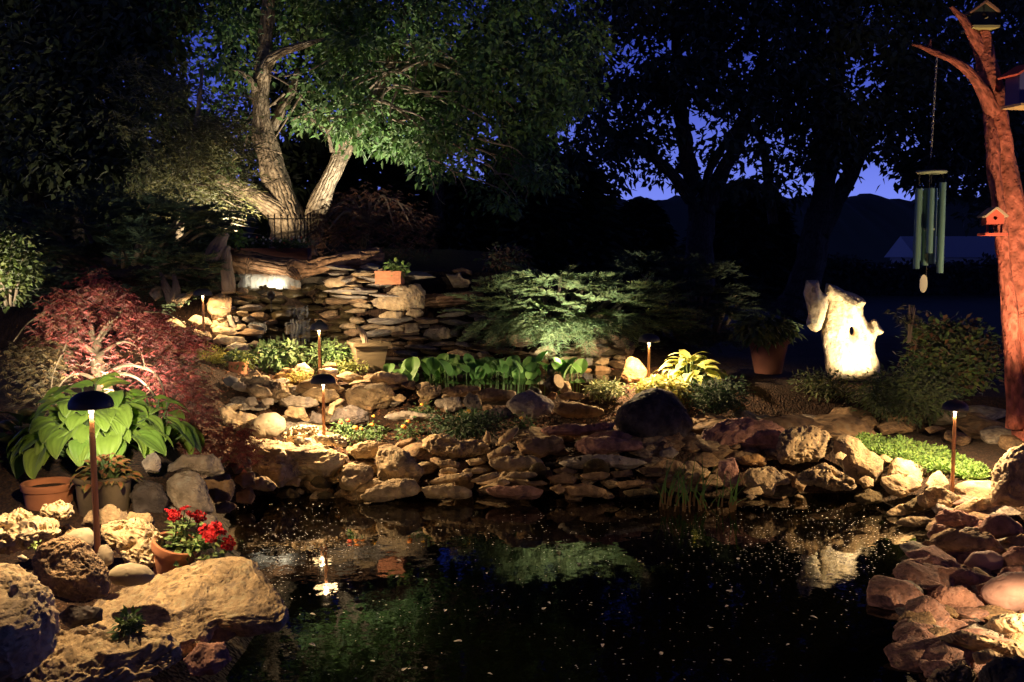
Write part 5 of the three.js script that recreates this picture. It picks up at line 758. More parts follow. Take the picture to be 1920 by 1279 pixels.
{ // red flowers in the tilted pot
  const t = thing('red_flowers', 'leafy plant with clusters of red flowers in the tilted pot', 'flowers', at(345, 1030, 3.77)), L = new Leaves(411), rel = (x, y, d) => at(x, y, d).sub(t.position), stems = [];
  const heads = [[346, 957, 3.55], [328, 966, 3.5], [374, 968, 3.58], [320, 956, 3.58], [386, 996, 3.5], [404, 992, 3.52], [412, 1003, 3.5], [396, 1005, 3.46], [427, 1018, 3.5], [360, 962, 3.52]];
  const head = (() => { const F = new Leaves(412); for (let f = 0; f < 16; f++) { const a = f * 2.4, q = Math.sqrt(f / 16), o = V(Math.cos(a) * q * 0.024, 0.012 * (1 - q * q), Math.sin(a) * q * 0.024); for (let k = 0; k < 5; k++) { const e = k * 1.257 + f; F.leaf(o.x, o.y, o.z, Math.cos(e) + q * Math.cos(a), 0.5, Math.sin(e) + q * Math.sin(a), 0.0125, 0.0105, F.tint([1, 1, 1], 0.25), 0.3); } } return F.geo(); })(), redM = std({ color: [0.6, 0.02, 0.03], vertexColors: true, side: THREE.DoubleSide }), darkRed = std({ color: [0.42, 0.01, 0.025], vertexColors: true, side: THREE.DoubleSide });
  heads.forEach(([x, y, d], k) => { const e = rel(x, y, d + 0.22), b = rel(x < 365 ? 322 : 352, 1036, 3.8), m = part(t, 'flower', head, k % 3 ? redM : darkRed); m.position.copy(e); m.rotation.set(k, k * 2, 0.4); m.scale.setScalar(0.8 + 0.3 * hash2(k, 3, 1)); const mid = b.clone().lerp(e, 0.55); mid.x += 0.01; stems.push(limbShape([b, mid, e], [0.004, 0.003, 0.002], 5, { rings: 6, lump: 0 })); for (let i = 0; i < 17; i++) { const f = 0.1 + 0.8 * i / 17, q = b.clone().lerp(mid, Math.min(1, f * 1.8)).lerp(e, Math.max(0, f * 1.8 - 1)); const a = i * 2.4; L.leaf(q.x, q.y, q.z, Math.cos(a), 0.3, Math.sin(a), 0.042, 0.017, L.tint([0.17, 0.27, 0.08]), 0.3); } });
  for (let k = 0; k < 20; k++) { const c = rel(340 + L.r() * 75, 1010 + L.r() * 45, 3.68 + L.r() * 0.14); L.cluster(c, 0.022, 6, 0.04, 0.02, [0.19, 0.29, 0.09], 0.1); }
  part(t, 'foliage', L.geo(), leafMat); part(t, 'stems', merge(stems), greenStalk);
}
clump('weed', 'small green weed growing in the hollow of the slab', 'weed', 240, 1172, 3.1, 26, 20, 26, 0.03, 0.015, [[0.07, 0.13, 0.04]], 421, { R: 0.022 });
clump('seedling', 'tiny pale seedling in the dark gap beside the boulder', 'weed', 70, 1022, 3.4, 9, 6, 5, 0.022, 0.014, [[0.25, 0.35, 0.1]], 422, { R: 0.012, m: 5 });
const gLow = 'low groundcovers and small leafy plants';
clump('groundcover', 'golden yellow mossy groundcover beneath the wall lamp', 'groundcover', 405, 678, 8.15, 42, 30, 230, 0.028, 0.012, [[0.42, 0.36, 0.06], [0.36, 0.34, 0.07]], 431, { R: 0.06, group: gLow });
clump('fern', 'low leafy greens growing at the foot of the waterfall', 'garden plant', 520, 664, 8.3, 44, 20, 90, 0.07, 0.035, [[0.1, 0.18, 0.06], [0.14, 0.22, 0.08]], 432, { R: 0.07, group: gLow });
clump('fern', 'fine-leaved greens between waterfall and square planter', 'garden plant', 612, 664, 8.4, 44, 24, 120, 0.06, 0.014, [[0.1, 0.19, 0.05], [0.08, 0.15, 0.05]], 433, { R: 0.08, group: gLow });
clump('groundcover', 'low green carpet in front of the square planter', 'groundcover', 655, 687, 8.2, 32, 7, 60, 0.03, 0.014, [[0.22, 0.25, 0.06]], 434, { R: 0.05, group: gLow });
clump('groundcover', 'yellow moss patch at the foot of the far lamp', 'groundcover', 560, 706, 7.75, 30, 7, 50, 0.022, 0.01, [[0.4, 0.34, 0.07]], 435, { R: 0.04, group: gLow });
clump('pot_plant', 'dark leafy plant with yellow sprigs in the small pot', 'garden plant', 450, 672, 8.0, 22, 14, 40, 0.055, 0.03, [[0.05, 0.09, 0.03], [0.2, 0.25, 0.05]], 436, { R: 0.05, group: gLow });
clump('pot_plant', 'drooping green plant spilling over the dark urn', 'garden plant', 1432, 615, 8.4, 55, 20, 130, 0.08, 0.04, [[0.06, 0.1, 0.03], [0.14, 0.17, 0.04]], 437, { R: 0.09, droop: 0.5, group: gLow });
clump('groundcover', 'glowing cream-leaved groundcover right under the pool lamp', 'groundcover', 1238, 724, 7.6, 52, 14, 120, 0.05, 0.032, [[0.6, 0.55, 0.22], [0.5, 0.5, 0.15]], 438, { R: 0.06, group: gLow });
clump('groundcover', 'small green starry groundcover by the pool outlet', 'groundcover', 1135, 728, 7.6, 42, 11, 80, 0.045, 0.018, [[0.16, 0.2, 0.08], [0.3, 0.32, 0.15]], 439, { R: 0.05, group: gLow });
clump('shrub', 'low dark mounded shrub between bright hosta and urn', 'shrub', 1345, 740, 7.4, 68, 28, 260, 0.035, 0.014, [[0.035, 0.07, 0.03]], 440, { R: 0.08, group: gLow });
clump('shrub', 'spreading dark shrub at the foot of the standing stone', 'shrub', 1560, 722, 7.8, 85, 26, 300, 0.05, 0.018, [[0.09, 0.13, 0.04], [0.14, 0.15, 0.06]], 441, { R: 0.09, group: gLow, deep: 50 });
clump('shrub', 'dark ground-hugging juniper mound below the twiggy shrub', 'shrub', 1700, 742, 7.3, 100, 48, 620, 0.05, 0.014, [[0.07, 0.11, 0.045], [0.09, 0.13, 0.04]], 442, { R: 0.1, group: gLow, deep: 60 });
clump('shrub', 'twiggy shrub with reddish green leaves beside the red trunk', 'shrub', 1775, 672, 7.7, 105, 78, 760, 0.055, 0.03, [[0.14, 0.18, 0.05], [0.2, 0.11, 0.05], [0.1, 0.18, 0.05], [0.12, 0.19, 0.05]], 443, { R: 0.1, stems: 24, droop: -0.2 });
clump('shrub', 'thin wispy stems rising above the twiggy shrub', 'shrub', 1705, 600, 7.6, 26, 40, 16, 0.05, 0.03, [[0.09, 0.1, 0.05]], 444, { R: 0.07, stems: 6 });
clump('spiky_plant', 'small spiky plant at the base of the standing stone', 'garden plant', 1672, 690, 7.9, 20, 12, 26, 0.09, 0.012, [[0.2, 0.24, 0.08]], 445, { R: 0.03, droop: -0.6, group: gLow });
clump('garden_plant', 'bright leafy sprig at the tip of the driftwood', 'garden plant', 440, 448, 9.4, 18, 11, 18, 0.08, 0.035, [[0.09, 0.2, 0.04]], 446, { R: 0.05, group: gLow });
clump('shrub', 'tangle of dark green plants along the terrace behind the ledge', 'shrub', 880, 796, 6.8, 90, 18, 200, 0.04, 0.014, [[0.03, 0.07, 0.025]], 447, { R: 0.08, group: gLow, deep: 30 });
clump('shrub', 'leafy shrub at the side edge lit yellow green', 'shrub', 15, 490, 8.2, 62, 80, 260, 0.055, 0.035, [[0.13, 0.17, 0.035], [0.09, 0.13, 0.03]], 448, { R: 0.12, stems: 12 });
clump('shrub', 'small dark shrub above the juniper on the wall', 'shrub', 950, 490, 9.9, 45, 26, 110, 0.06, 0.03, [[0.05, 0.08, 0.03], [0.1, 0.05, 0.03]], 449, { R: 0.1, stems: 8 });
{ // bright carpet on the bank by the lamp
  const t = thing('groundcover', 'bright green fleshy groundcover spilling down the bank to the lamp', 'groundcover', at(1720, 860, 6.3)), L = new Leaves(451);
  for (let k = 0; k < 950; k++) { const f = L.r(), x = lerp(1608, 1845, f), mid = lerp(826, 888, f), half = lerp(9, 20, Math.sin(f * 3.14)), y = mid + (L.r() - 0.5) * 2 * half - (f > 0.3 && f < 0.8 ? 4 : 0), d = 6.62 - 0.62 * f - (y - mid) * 0.012, c = at(x, y, d).sub(t.position); c.y += 0.02 * N3(x * 0.2, y * 0.2, 2); L.cluster(c, 0.03, 9, 0.024, 0.017, [0.17, 0.3, 0.06], -0.4); }
  part(t, 'foliage', L.geo(), leafMat);
}
{ // reeds at the back edge
  for (const [label, px, n, sd] of [['tallest tuft of dark green reeds in front of the ledge', 1282, 26, 1], ['shorter tuft of reeds beside the upright reddish block', 1345, 20, 2]]) {
    const t = thing('reeds', label, 'reeds', at(px, 945, 6.0), 'reeds at the back of the pond'), L = new Leaves(460 + sd);
    for (let k = 0; k < n; k++) { const a = L.r() * 6.283, r = 0.15 * Math.sqrt(L.r()), h = (sd === 1 ? 0.34 : 0.27) * (0.5 + 0.6 * L.r()), lx = (L.r() - 0.5) * 0.24, lz = (L.r() - 0.4) * 0.16, m = 6, w = 0.006; const P = []; for (let i = 0; i <= m; i++) { const f = i / m; P.push(V(Math.cos(a) * r + lx * f * f, h * f - 0.08 * f * f * f * Math.abs(lx) * 4 - 0.05, Math.sin(a) * r + lz * f * f)); }
      for (let i = 0; i < m; i++) { const f = i / m, k0 = L.p.length / 3, w0 = w * (1 - f * 0.8), w1 = w * (1 - (i + 1) / m * 0.95), col = f < 0.2 ? [0.2, 0.12, 0.05] : [0.1, 0.2, 0.05]; L.p.push(P[i].x - w0, P[i].y, P[i].z, P[i].x + w0, P[i].y, P[i].z + w0 * 0.6, P[i + 1].x + w1, P[i + 1].y, P[i + 1].z + w1 * 0.6, P[i + 1].x - w1, P[i + 1].y, P[i + 1].z); for (let q = 0; q < 4; q++) L.c.push(...col); L.i.push(k0, k0 + 1, k0 + 2, k0, k0 + 2, k0 + 3); } }
    part(t, 'foliage', L.geo(), leafMat);
  }
}
// ---------- junipers ----------
function spray(L, b, dv, len, col, dens = 1) { // one feathery juniper plume
  const t = dv.clone().normalize(), side = V(-t.z, 0, t.x).normalize(), up = side.clone().cross(t), n = Math.round(13 * dens);
  const P = (s) => b.clone().addScaledVector(t, len * s).addScaledVector(V(0, -1, 0), len * 0.22 * s * s);
  for (let i = 0; i < n; i++) for (const q of [-1, 1]) { const s = (i + 0.5 + 0.3 * q) / n, o = P(s), tl = len * 0.36 * (1 - s * 0.62) * (0.7 + 0.6 * L.r()), u = t.clone().multiplyScalar(0.8).addScaledVector(side, q * (0.75 + 0.3 * L.r())).addScaledVector(up, 0.35 * (L.r() - 0.3)).normalize(); const c = L.tint(col, 0.25);
    L.leaf(o.x, o.y, o.z, u.x, u.y, u.z, tl, tl * 0.13, c, 0.4);
    for (let k = 0; k < 4; k++) { const f = 0.25 + 0.19 * k, v = u.clone().addScaledVector(t, 0.5 * (L.r() + 0.2)).addScaledVector(side, (k % 2 ? 0.6 : -0.6)).addScaledVector(up, (L.r() - 0.4) * 0.8); L.leaf(o.x + u.x * tl * f, o.y + u.y * tl * f, o.z + u.z * tl * f, v.x, v.y, v.z, tl * 0.42, tl * 0.09, c, 0.4); } }
}
function juniper(label, zones, d0, d1, seed, col, o = {}) {
  const c0 = at(zones[0][0], zones[0][1] + zones[0][3], (d0 + d1) / 2), t = thing('juniper', label, 'juniper', c0, o.group), L = new Leaves(seed), stems = [];
  zones.forEach(([px, py, rx, ry, n, len = 0.34], zi) => { for (let k = 0; k < n; k++) { const a = L.r() * 6.283, q = Math.sqrt(L.r()), x = px + Math.cos(a) * q * rx, y = py + Math.sin(a) * q * ry, b = at(x, y, zi === 0 && o.skirt ? lerp(d0, d0 + 0.15, L.r()) : lerp(d1, d0 + (o.skirt ? 0.15 : 0), L.r())).sub(c0), dv = V((x - px) / rx * 0.9 + (L.r() - 0.5) * 0.9 + (o.dx || 0), 0.15 + (py - y) / ry * 0.25 + (L.r() - 0.5) * 0.25, 0.35 + 0.5 * L.r()); if (zi === 0 && o.skirt) dv.y = -0.1 - 0.5 * L.r(); spray(L, b, dv, len * (0.6 + 0.6 * L.r()), col); if (k % 6 === 0) stems.push(limbShape([V(b.x * 0.5, b.y * 0.3 - 0.1, b.z * 0.5 - 0.2), V(b.x * 0.8, b.y * 0.8, b.z * 0.8 - 0.1), b], [0.02, 0.014, 0.005], 6, { rings: 5 })); } });
  part(t, 'foliage', L.geo(), dullLeafMat); part(t, 'branches', merge(stems), twigMat);
}
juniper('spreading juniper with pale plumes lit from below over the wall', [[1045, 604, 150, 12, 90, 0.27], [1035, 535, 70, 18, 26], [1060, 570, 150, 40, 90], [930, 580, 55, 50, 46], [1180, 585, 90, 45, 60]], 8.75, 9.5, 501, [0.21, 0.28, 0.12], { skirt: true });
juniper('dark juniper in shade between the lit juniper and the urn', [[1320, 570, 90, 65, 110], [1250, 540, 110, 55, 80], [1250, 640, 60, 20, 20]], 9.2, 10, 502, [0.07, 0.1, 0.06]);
juniper('blue green juniper filling the bank behind the red maple', [[200, 430, 210, 55, 120, 0.4], [330, 420, 80, 40, 60, 0.36], [230, 510, 180, 50, 110, 0.4], [360, 520, 45, 45, 46], [60, 480, 90, 90, 60, 0.4]], 9.0, 10.2, 503, [0.07, 0.12, 0.075]);
// ---------- red laceleaf maple ----------
function lace(L, c, n, len, col, out) { for (let k = 0; k < n; k++) { const a = L.r() * 6.283, x = c.x + (L.r() - 0.5) * 0.1, y = c.y + (L.r() - 0.5) * 0.08, z = c.z + (L.r() - 0.5) * 0.1, tc = L.tint(col, 0.4); for (let q = -2; q <= 2; q++) { const b = a + q * 0.42; L.leaf(x, y, z, Math.cos(b) + out.x, -0.55 + 0.1 * (2 - Math.abs(q)), Math.sin(b) + out.z, len * (1 - 0.14 * Math.abs(q)), len * 0.09, tc, 0.2); } } }
{
  const c0 = at(190, 735, 5.75), t = thing('red_maple', 'weeping red laceleaf maple with pale twisted branches lit from below', 'maple', c0), L = new Leaves(521), paleBark = std({ color: [0.22, 0.17, 0.125], map: barkMap, roughness: 0.9 });
  const R = (x, y, d) => at(x, y, d).sub(c0);
  part(t, 'trunk', limbShape([R(205, 790, 5.75), R(196, 730, 5.75), R(180, 680, 5.72), R(184, 652, 5.7), R(172, 632, 5.7)], [0.05, 0.042, 0.036, 0.03, 0.02], 12, { lump: 0.35, seed: 41 }), paleBark);
  const br = [[[182, 665, 5.7], [200, 655, 5.6], [232, 640, 5.5], [262, 655, 5.4], [272, 690, 5.35]], [[184, 668, 5.7], [150, 640, 5.6], [138, 612, 5.55], [122, 650, 5.45], [100, 700, 5.4], [95, 745, 5.38]], [[180, 640, 5.7], [210, 600, 5.7], [260, 585, 5.65], [320, 590, 5.6], [355, 615, 5.6]], [[175, 634, 5.7], [165, 590, 5.75], [150, 565, 5.8], [120, 560, 5.8]], [[200, 700, 5.7], [240, 685, 5.5], [290, 700, 5.4], [310, 745, 5.3], [315, 790, 5.25]], [[196, 720, 5.72], [150, 700, 5.55], [118, 715, 5.45], [92, 760, 5.4]], [[184, 640, 5.7], [232, 575, 5.8], [245, 548, 5.85]], [[205, 700, 5.7], [250, 705, 5.45], [285, 735, 5.35], [300, 770, 5.3]], [[176, 632, 5.7], [110, 590, 5.7], [60, 600, 5.65], [25, 640, 5.6]]];
  br.forEach((b, i) => part(t, 'branch', limbShape(b.map((p) => R(...p)), [0.013, 0.009, 0.0065, 0.004, 0.0025], 8, { lump: 0.35, seed: 60 + i, step: 0.04 }), paleBark));
  // layered, drooping curtains of finely cut leaves
  for (let k = 0; k < 5200; k++) { const a = L.r() * 6.283, q = Math.pow(L.r(), 0.55), el = L.r(), d0 = Math.sin(a) * 0.62 * q, x = 200 + Math.cos(a) * q * 188, top = 540 + 150 * Math.pow(Math.abs(x - 195) / 215, 1.7) + 60 * N3(x * 0.016, d0 * 2, 5), y = top + el * el * (q > 0.6 ? 230 : 170), d = 5.75 + Math.sin(a) * 0.62 * q; const c = R(x, y, d), red = smooth(560, 640, x * 0.3 + y * 0.8) ; if (N3(c.x * 4.2, c.y * 6, c.z * 4.2) < 0.0) continue; if (Math.hypot((x - 190) / 60, (y - 665) / 55) < 1 && L.r() < 0.35) continue; if (y > 775 && x < 320 && x > 60) continue; lace(L, c, 2, 0.046, x < 130 && y > 640 ? [0.2, 0.13, 0.05] : L.r() < 0.2 ? [0.26, 0.1, 0.05] : [0.3, 0.045, 0.042], V((x - 195) / 215 * 0.6, 0, Math.sin(a) * 0.5)); }
  for (let k = 0; k < 750; k++) { const x = 325 + L.r() * 150, y = 715 + (x - 325) * 0.22 + L.r() * 125, c = R(x, y, lerp(6.15, 5.3, (y - 715) / 160) - 0.1 * L.r()); if (x > 400 && y < 800) continue; lace(L, c, 2, 0.05, [0.2, 0.04, 0.035], V(0.5, 0, 0.4)); }
  part(t, 'crown', L.geo(), leafMat);
}
{
  const c0 = at(690, 480, 10.6), t = thing('red_maple', 'small dark weeping maple in shade behind the log', 'maple', c0), L = new Leaves(531), R = (x, y, d) => at(x, y, d).sub(c0);
  part(t, 'trunk', limbShape([R(690, 490, 10.6), R(685, 440, 10.6), R(700, 400, 10.6)], [0.05, 0.04, 0.02], 10, { seed: 71 }), darkBarkMat);
  for (let i = 0; i < 14; i++) { const a = i * 0.45 + 0.2, x = 695 + Math.cos(a) * 100; part(t, 'branch', limbShape([R(692, 420, 10.6), R(lerp(692, x, 0.55), 385 - 20 * Math.sin(a), 10.6 - 0.2 * Math.sin(a * 2)), R(x, 430, 10.5 - 0.3 * Math.sin(a * 2))], [0.022, 0.014, 0.005], 7, { seed: 80 + i }), twigMat); }
  for (let k = 0; k < 700; k++) { const a = L.r() * 6.283, q = Math.sqrt(L.r()), x = 695 + Math.cos(a) * q * 120, y = 345 + 60 * Math.pow(q, 2) + L.r() * 80; lace(L, R(x, y, 10.6 + Math.sin(a) * q * 0.5), 2, 0.09, [0.16, 0.07, 0.04], V((x - 695) / 150, 0, 0.2)); }
  part(t, 'crown', L.geo(), leafMat);
}
// ---------- trees ----------
function twigsOf(seed, spots, hub, d0, d1, foot) { const r = rngOf(seed), g = []; for (const [px, py, rx, ry, n] of spots) for (let k = 0; k < n; k++) { const x = px + (r() * 2 - 1) * rx, y = py + (r() * 2 - 1) * ry, a = at(x, y, lerp(d0, d1, r())), h = at(hub[0] + (r() - 0.5) * 420, hub[1] + (r() - 0.5) * 260, (d0 + d1) / 2).sub(a).normalize(), l = 0.35 + 0.6 * r(), m = a.clone().addScaledVector(h, l * 0.5).add(V((r() - 0.5) * 0.15, (r() - 0.3) * 0.15, 0)), e = a.clone().addScaledVector(h, l); g.push(limbShape([e, m, a, a.clone().add(V((r() - 0.5) * 0.3, -0.12, 0.1))], [0.014, 0.01, 0.006, 0.003], 5, { rings: 8, lump: 0.1 })); } return place(merge(g), -foot.x, -foot.y, -foot.z); }
function tree(name, label, trunks, mats, crownFn, foot, group) { const t = thing(name, label, 'tree', foot, group); trunks.forEach(([n, pts, rad, o]) => part(t, n, place(limbShape(P3(pts), rad, o?.seg || 16, { lump: 0.18, ridge: 0.12, step: 0.08, ...o }), -foot.x, -foot.y, -foot.z), mats)); const L = crownFn(); part(t, 'crown', L.geo(foot), L.mat || leafMat); if (L.twigs) part(t, 'twigs', L.twigs, twigMat, 'stuff'); return t; }
const SKYGAPS = [[362, 62, 46, 0.12], [400, 30, 24], [335, 100, 20], [850, -80, 52], [1222, -150, 26], [885, 120, 16, 0.3], [1260, 92, 40, 0.2], [1255, 60, 18], [1035, 22, 16, 0.3], [770, 60, 14, 0.4], [905, 25, 14, 0.4], [1380, 40, 16, 0.4], [1430, 90, 14, 0.4], [1330, 150, 16, 0.4], [1300, 190, 16, 0.3], [1600, 110, 18, 0.4], [1900, 10, 14, 0.3], [1205, 345, 60, 0.06], [1160, 300, 24, 0.3], [1300, 250, 50, 0.2], [1280, 300, 60, 0.1], [1375, 320, 48, 0.08], [1400, 250, 26, 0.4], [1505, 340, 28, 0.25], [1660, 335, 60, 0.1], [1700, 350, 40, 0.1], [1520, 70, 20, 0.4], [1480, 150, 18, 0.4], [1545, 130, 16, 0.4], [1610, 35, 20, 0.4], [1690, 85, 16, 0.4], [455, 200, 20, 0.4], [430, 240, 24, 0.4], [440, 320, 24, 0.3], [585, 350, 20, 0.3], [555, 215, 14, 0.3]];
tree('big_tree', 'big many-stemmed tree with uplit furrowed trunk behind the log', [
  ['trunk', [[549, 482, 12], [545, 430, 12], [526, 370, 12], [505, 300, 12], [491, 220, 12], [491, 140, 12], [498, 70, 12], [505, -40, 12], [512, -240, 12]], [0.26, 0.215, 0.175, 0.138, 0.108, 0.094, 0.084, 0.068, 0.036], { seg: 30, seed: 91, step: 0.05 }],
  ['stem', [[580, 455, 12.1], [594, 395, 12.05], [630, 310, 12], [665, 240, 12], [702, 180, 12.1], [745, 90, 12.2], [785, -60, 12.4]], [0.14, 0.115, 0.098, 0.084, 0.07, 0.052, 0.03], { seg: 22, seed: 92 }],
  ['limb', [[528, 400, 11.9], [486, 375, 11.8], [436, 348, 11.7], [392, 322, 11.6], [345, 285, 11.5]], [0.14, 0.105, 0.085, 0.065, 0.04], { seed: 93 }],
  ['limb', [[494, 150, 11.9], [503, 115, 11.85], [528, 98, 11.8], [565, 86, 11.8], [608, 73, 11.75]], [0.085, 0.065, 0.05, 0.038, 0.02], { seed: 94 }],
  ['limb', [[510, 240, 12.1], [530, 200, 12.2], [548, 168, 12.3], [556, 130, 12.4]], [0.07, 0.06, 0.05, 0.03], { seed: 95 }],
  ['limb', [[480, 170, 11.9], [462, 142, 11.8], [434, 128, 11.7]], [0.04, 0.03, 0.015], { seed: 96 }],
  ['limb', [[622, 285, 11.7], [614, 248, 11.6], [590, 228, 11.6], [560, 222, 11.5]], [0.022, 0.018, 0.013, 0.008], { seed: 97 }],
  ['limb', [[614, 248, 11.6], [634, 215, 11.5], [648, 200, 11.5]], [0.016, 0.012, 0.007], { seed: 98 }],
  ['limb', [[700, 185, 12.1], [740, 200, 11.8], [800, 250, 11.6], [850, 290, 11.5]], [0.03, 0.02, 0.012, 0.006], { seed: 99 }],
  ['limb', [[720, 140, 12.1], [820, 120, 12], [920, 190, 11.8], [960, 280, 11.7]], [0.035, 0.025, 0.015, 0.007], { seed: 100 }],
], barkMat, () => { const L = new Leaves(601); fillCrown(L, [[600, 50, 120, 75, 1.1], [650, 180, 80, 55, 1.1], [608, 226, 62, 22, 1.6], [760, 70, 190, 120], [750, 215, 130, 75, 1.1], [890, 220, 150, 110, 0.9], [1000, 110, 130, 130, 0.9], [945, 330, 75, 65, 0.8], [850, 315, 70, 45, 0.8], [1020, 300, 60, 60, 0.4], [495, 25, 90, 45, 0.6], [420, 130, 70, 90, 0.7], [440, 270, 40, 70, 0.5], [390, 30, 120, 60, 0.7], [600, -130, 420, 110, 0.9], [1000, -150, 250, 150, 0.9], [700, -330, 500, 110, 0.8]], 11.2, 13.2, 170, { clump: 1.3, cut: -0.14, R: 0.24, n: 26, len: 0.08, wid: 0.05, front: true, cols: [[0.095, 0.2, 0.04], [0.075, 0.16, 0.035], [0.12, 0.21, 0.06]], gaps: [...SKYGAPS, [850, 362, 62, 0.02], [1225, 330, 40, 0.05]], droop: 0.4, seed: 1 }); L.twigs = twigsOf(92, [[640, 180, 90, 90, 12], [820, 220, 180, 110, 22], [450, 200, 60, 120, 8], [900, 310, 90, 60, 12]], [600, 120], 11.3, 12.2, V(at(549, 470, 12).x, at(549, 480, 12).y, -12)); return L; }, V(at(549, 470, 12).x, at(549, 480, 12).y, -12));
tree('feathery_tree', 'feathery fine-leaved tree with drooping twigs beside the big trunk', [
  ['trunk', [[330, 520, 10.9], [335, 430, 10.9], [350, 330, 10.9], [370, 220, 10.9], [380, 120, 10.9]], [0.06, 0.05, 0.04, 0.03, 0.012], { seed: 111 }],
  ...[0, 1, 2, 3, 4, 5].map((k) => ['twig', [[350, 345 + k * 8, 10.8], [400, 350 + k * 14, 10.7], [440, 372 + k * 12, 10.6], [470 + k * 4, 385 + k * 11, 10.5]], [0.016, 0.01, 0.007, 0.003], { seed: 112 + k, seg: 6 }]),
], twigMat, () => { const L = new Leaves(611); for (const [px, py, rx, ry, n] of [[390, 290, 80, 80, 520], [330, 230, 80, 90, 420], [300, 340, 80, 60, 330], [420, 220, 50, 60, 220], [250, 180, 80, 80, 200], [410, 380, 60, 25, 120]]) for (let k = 0; k < n; k++) { const a = L.r() * 6.283, q = Math.sqrt(L.r()), x = px + Math.cos(a) * q * rx, y = py + Math.sin(a) * q * ry, b = at(x, y, 10.3 + L.r() * 1.0); if (N3(b.x * 2.4, b.y * 2.4, b.z * 2.4) < -0.1) continue; const dx = 0.5 + (L.r() - 0.5), c = L.tint([0.13, 0.13, 0.035], 0.3); for (let j = 0; j < 9; j++) { const o = b.clone().add(V(dx * 0.05 * j, -0.012 * j + 0.04 * (j > 4 ? 0 : 1) * 0, 0.015 * j)); L.leaf(o.x, o.y, o.z, dx + (L.r() - 0.5), (L.r() - 0.55) * 1.2, (L.r() - 0.4), 0.085, 0.011, c, 0.2); } } return L; }, V(at(330, 520, 10.9).x, at(330, 520, 10.9).y, -10.9));
const gDark = 'dark trees round the garden';
tree('dark_tree', 'tall dark leafy tree filling the corner above the juniper', [['trunk', [[60, 560, 12.5], [70, 400, 12.5], [90, 200, 12.5], [100, 0, 12.5], [110, -250, 12.5]], [0.2, 0.17, 0.14, 0.11, 0.06], { seed: 121 }], ['stem', [[150, 520, 12.6], [140, 300, 12.6], [165, 100, 12.6], [180, -100, 12.6]], [0.09, 0.07, 0.055, 0.03], { seed: 122 }]], darkBarkMat, () => { const L = new Leaves(621); fillCrown(L, [[60, 60, 180, 160], [60, 260, 170, 120], [220, 140, 120, 130], [250, 20, 130, 70], [150, 330, 170, 60, 0.8], [200, -150, 330, 120], [150, -320, 400, 110]], 11.6, 13.6, 260, { clump: 1.1, cut: -0.32, R: 0.26, n: 14, len: 0.12, wid: 0.07, cols: [[0.06, 0.085, 0.03], [0.075, 0.1, 0.035]], gaps: SKYGAPS, droop: 0.4, seed: 2 }); return L; }, V(at(60, 560, 12.5).x, at(60, 560, 12.5).y, -12.5), gDark);
tree('dark_tree', 'dark three-stemmed tree standing out against the bright dusk gap', [['trunk', [[1310, 580, 19], [1312, 470, 19], [1318, 400, 19]], [0.3, 0.26, 0.24], { seed: 131, seg: 16 }], ['stem', [[1312, 410, 19], [1296, 330, 19], [1280, 240, 19], [1270, 130, 19], [1265, -100, 19]], [0.19, 0.16, 0.13, 0.1, 0.05], { seed: 132 }], ['stem', [[1322, 400, 19], [1352, 330, 19.1], [1385, 262, 19.2], [1420, 160, 19.3], [1440, 20, 19.4]], [0.18, 0.15, 0.12, 0.09, 0.05], { seed: 133 }], ['stem', [[1318, 385, 18.9], [1330, 320, 18.8], [1372, 250, 18.7], [1392, 210, 18.7]], [0.09, 0.08, 0.06, 0.03], { seed: 134 }], ['limb', [[1296, 375, 18.9], [1258, 325, 18.8], [1215, 290, 18.7], [1165, 258, 18.6], [1110, 215, 18.5]], [0.11, 0.1, 0.08, 0.06, 0.03], { seed: 135 }]], darkBarkMat, () => { const L = new Leaves(631); fillCrown(L, [[1180, 60, 180, 130], [1330, 60, 150, 140], [1170, 210, 110, 80, 0.9], [1330, 200, 120, 70, 0.8], [1190, 310, 90, 62, 0.95], [1320, 310, 110, 62, 0.75], [1400, 330, 60, 50, 0.6], [1250, -130, 260, 130, 0.9], [1300, -310, 350, 110, 0.8]], 17.6, 20.6, 150, { clump: 0.9, cut: -0.17, R: 0.34, n: 15, len: 0.16, wid: 0.1, cols: [[0.05, 0.07, 0.03]], gaps: SKYGAPS, droop: 0.4, seed: 3 }); return L; }, V(at(1310, 580, 19).x, -0.4, -19), gDark);
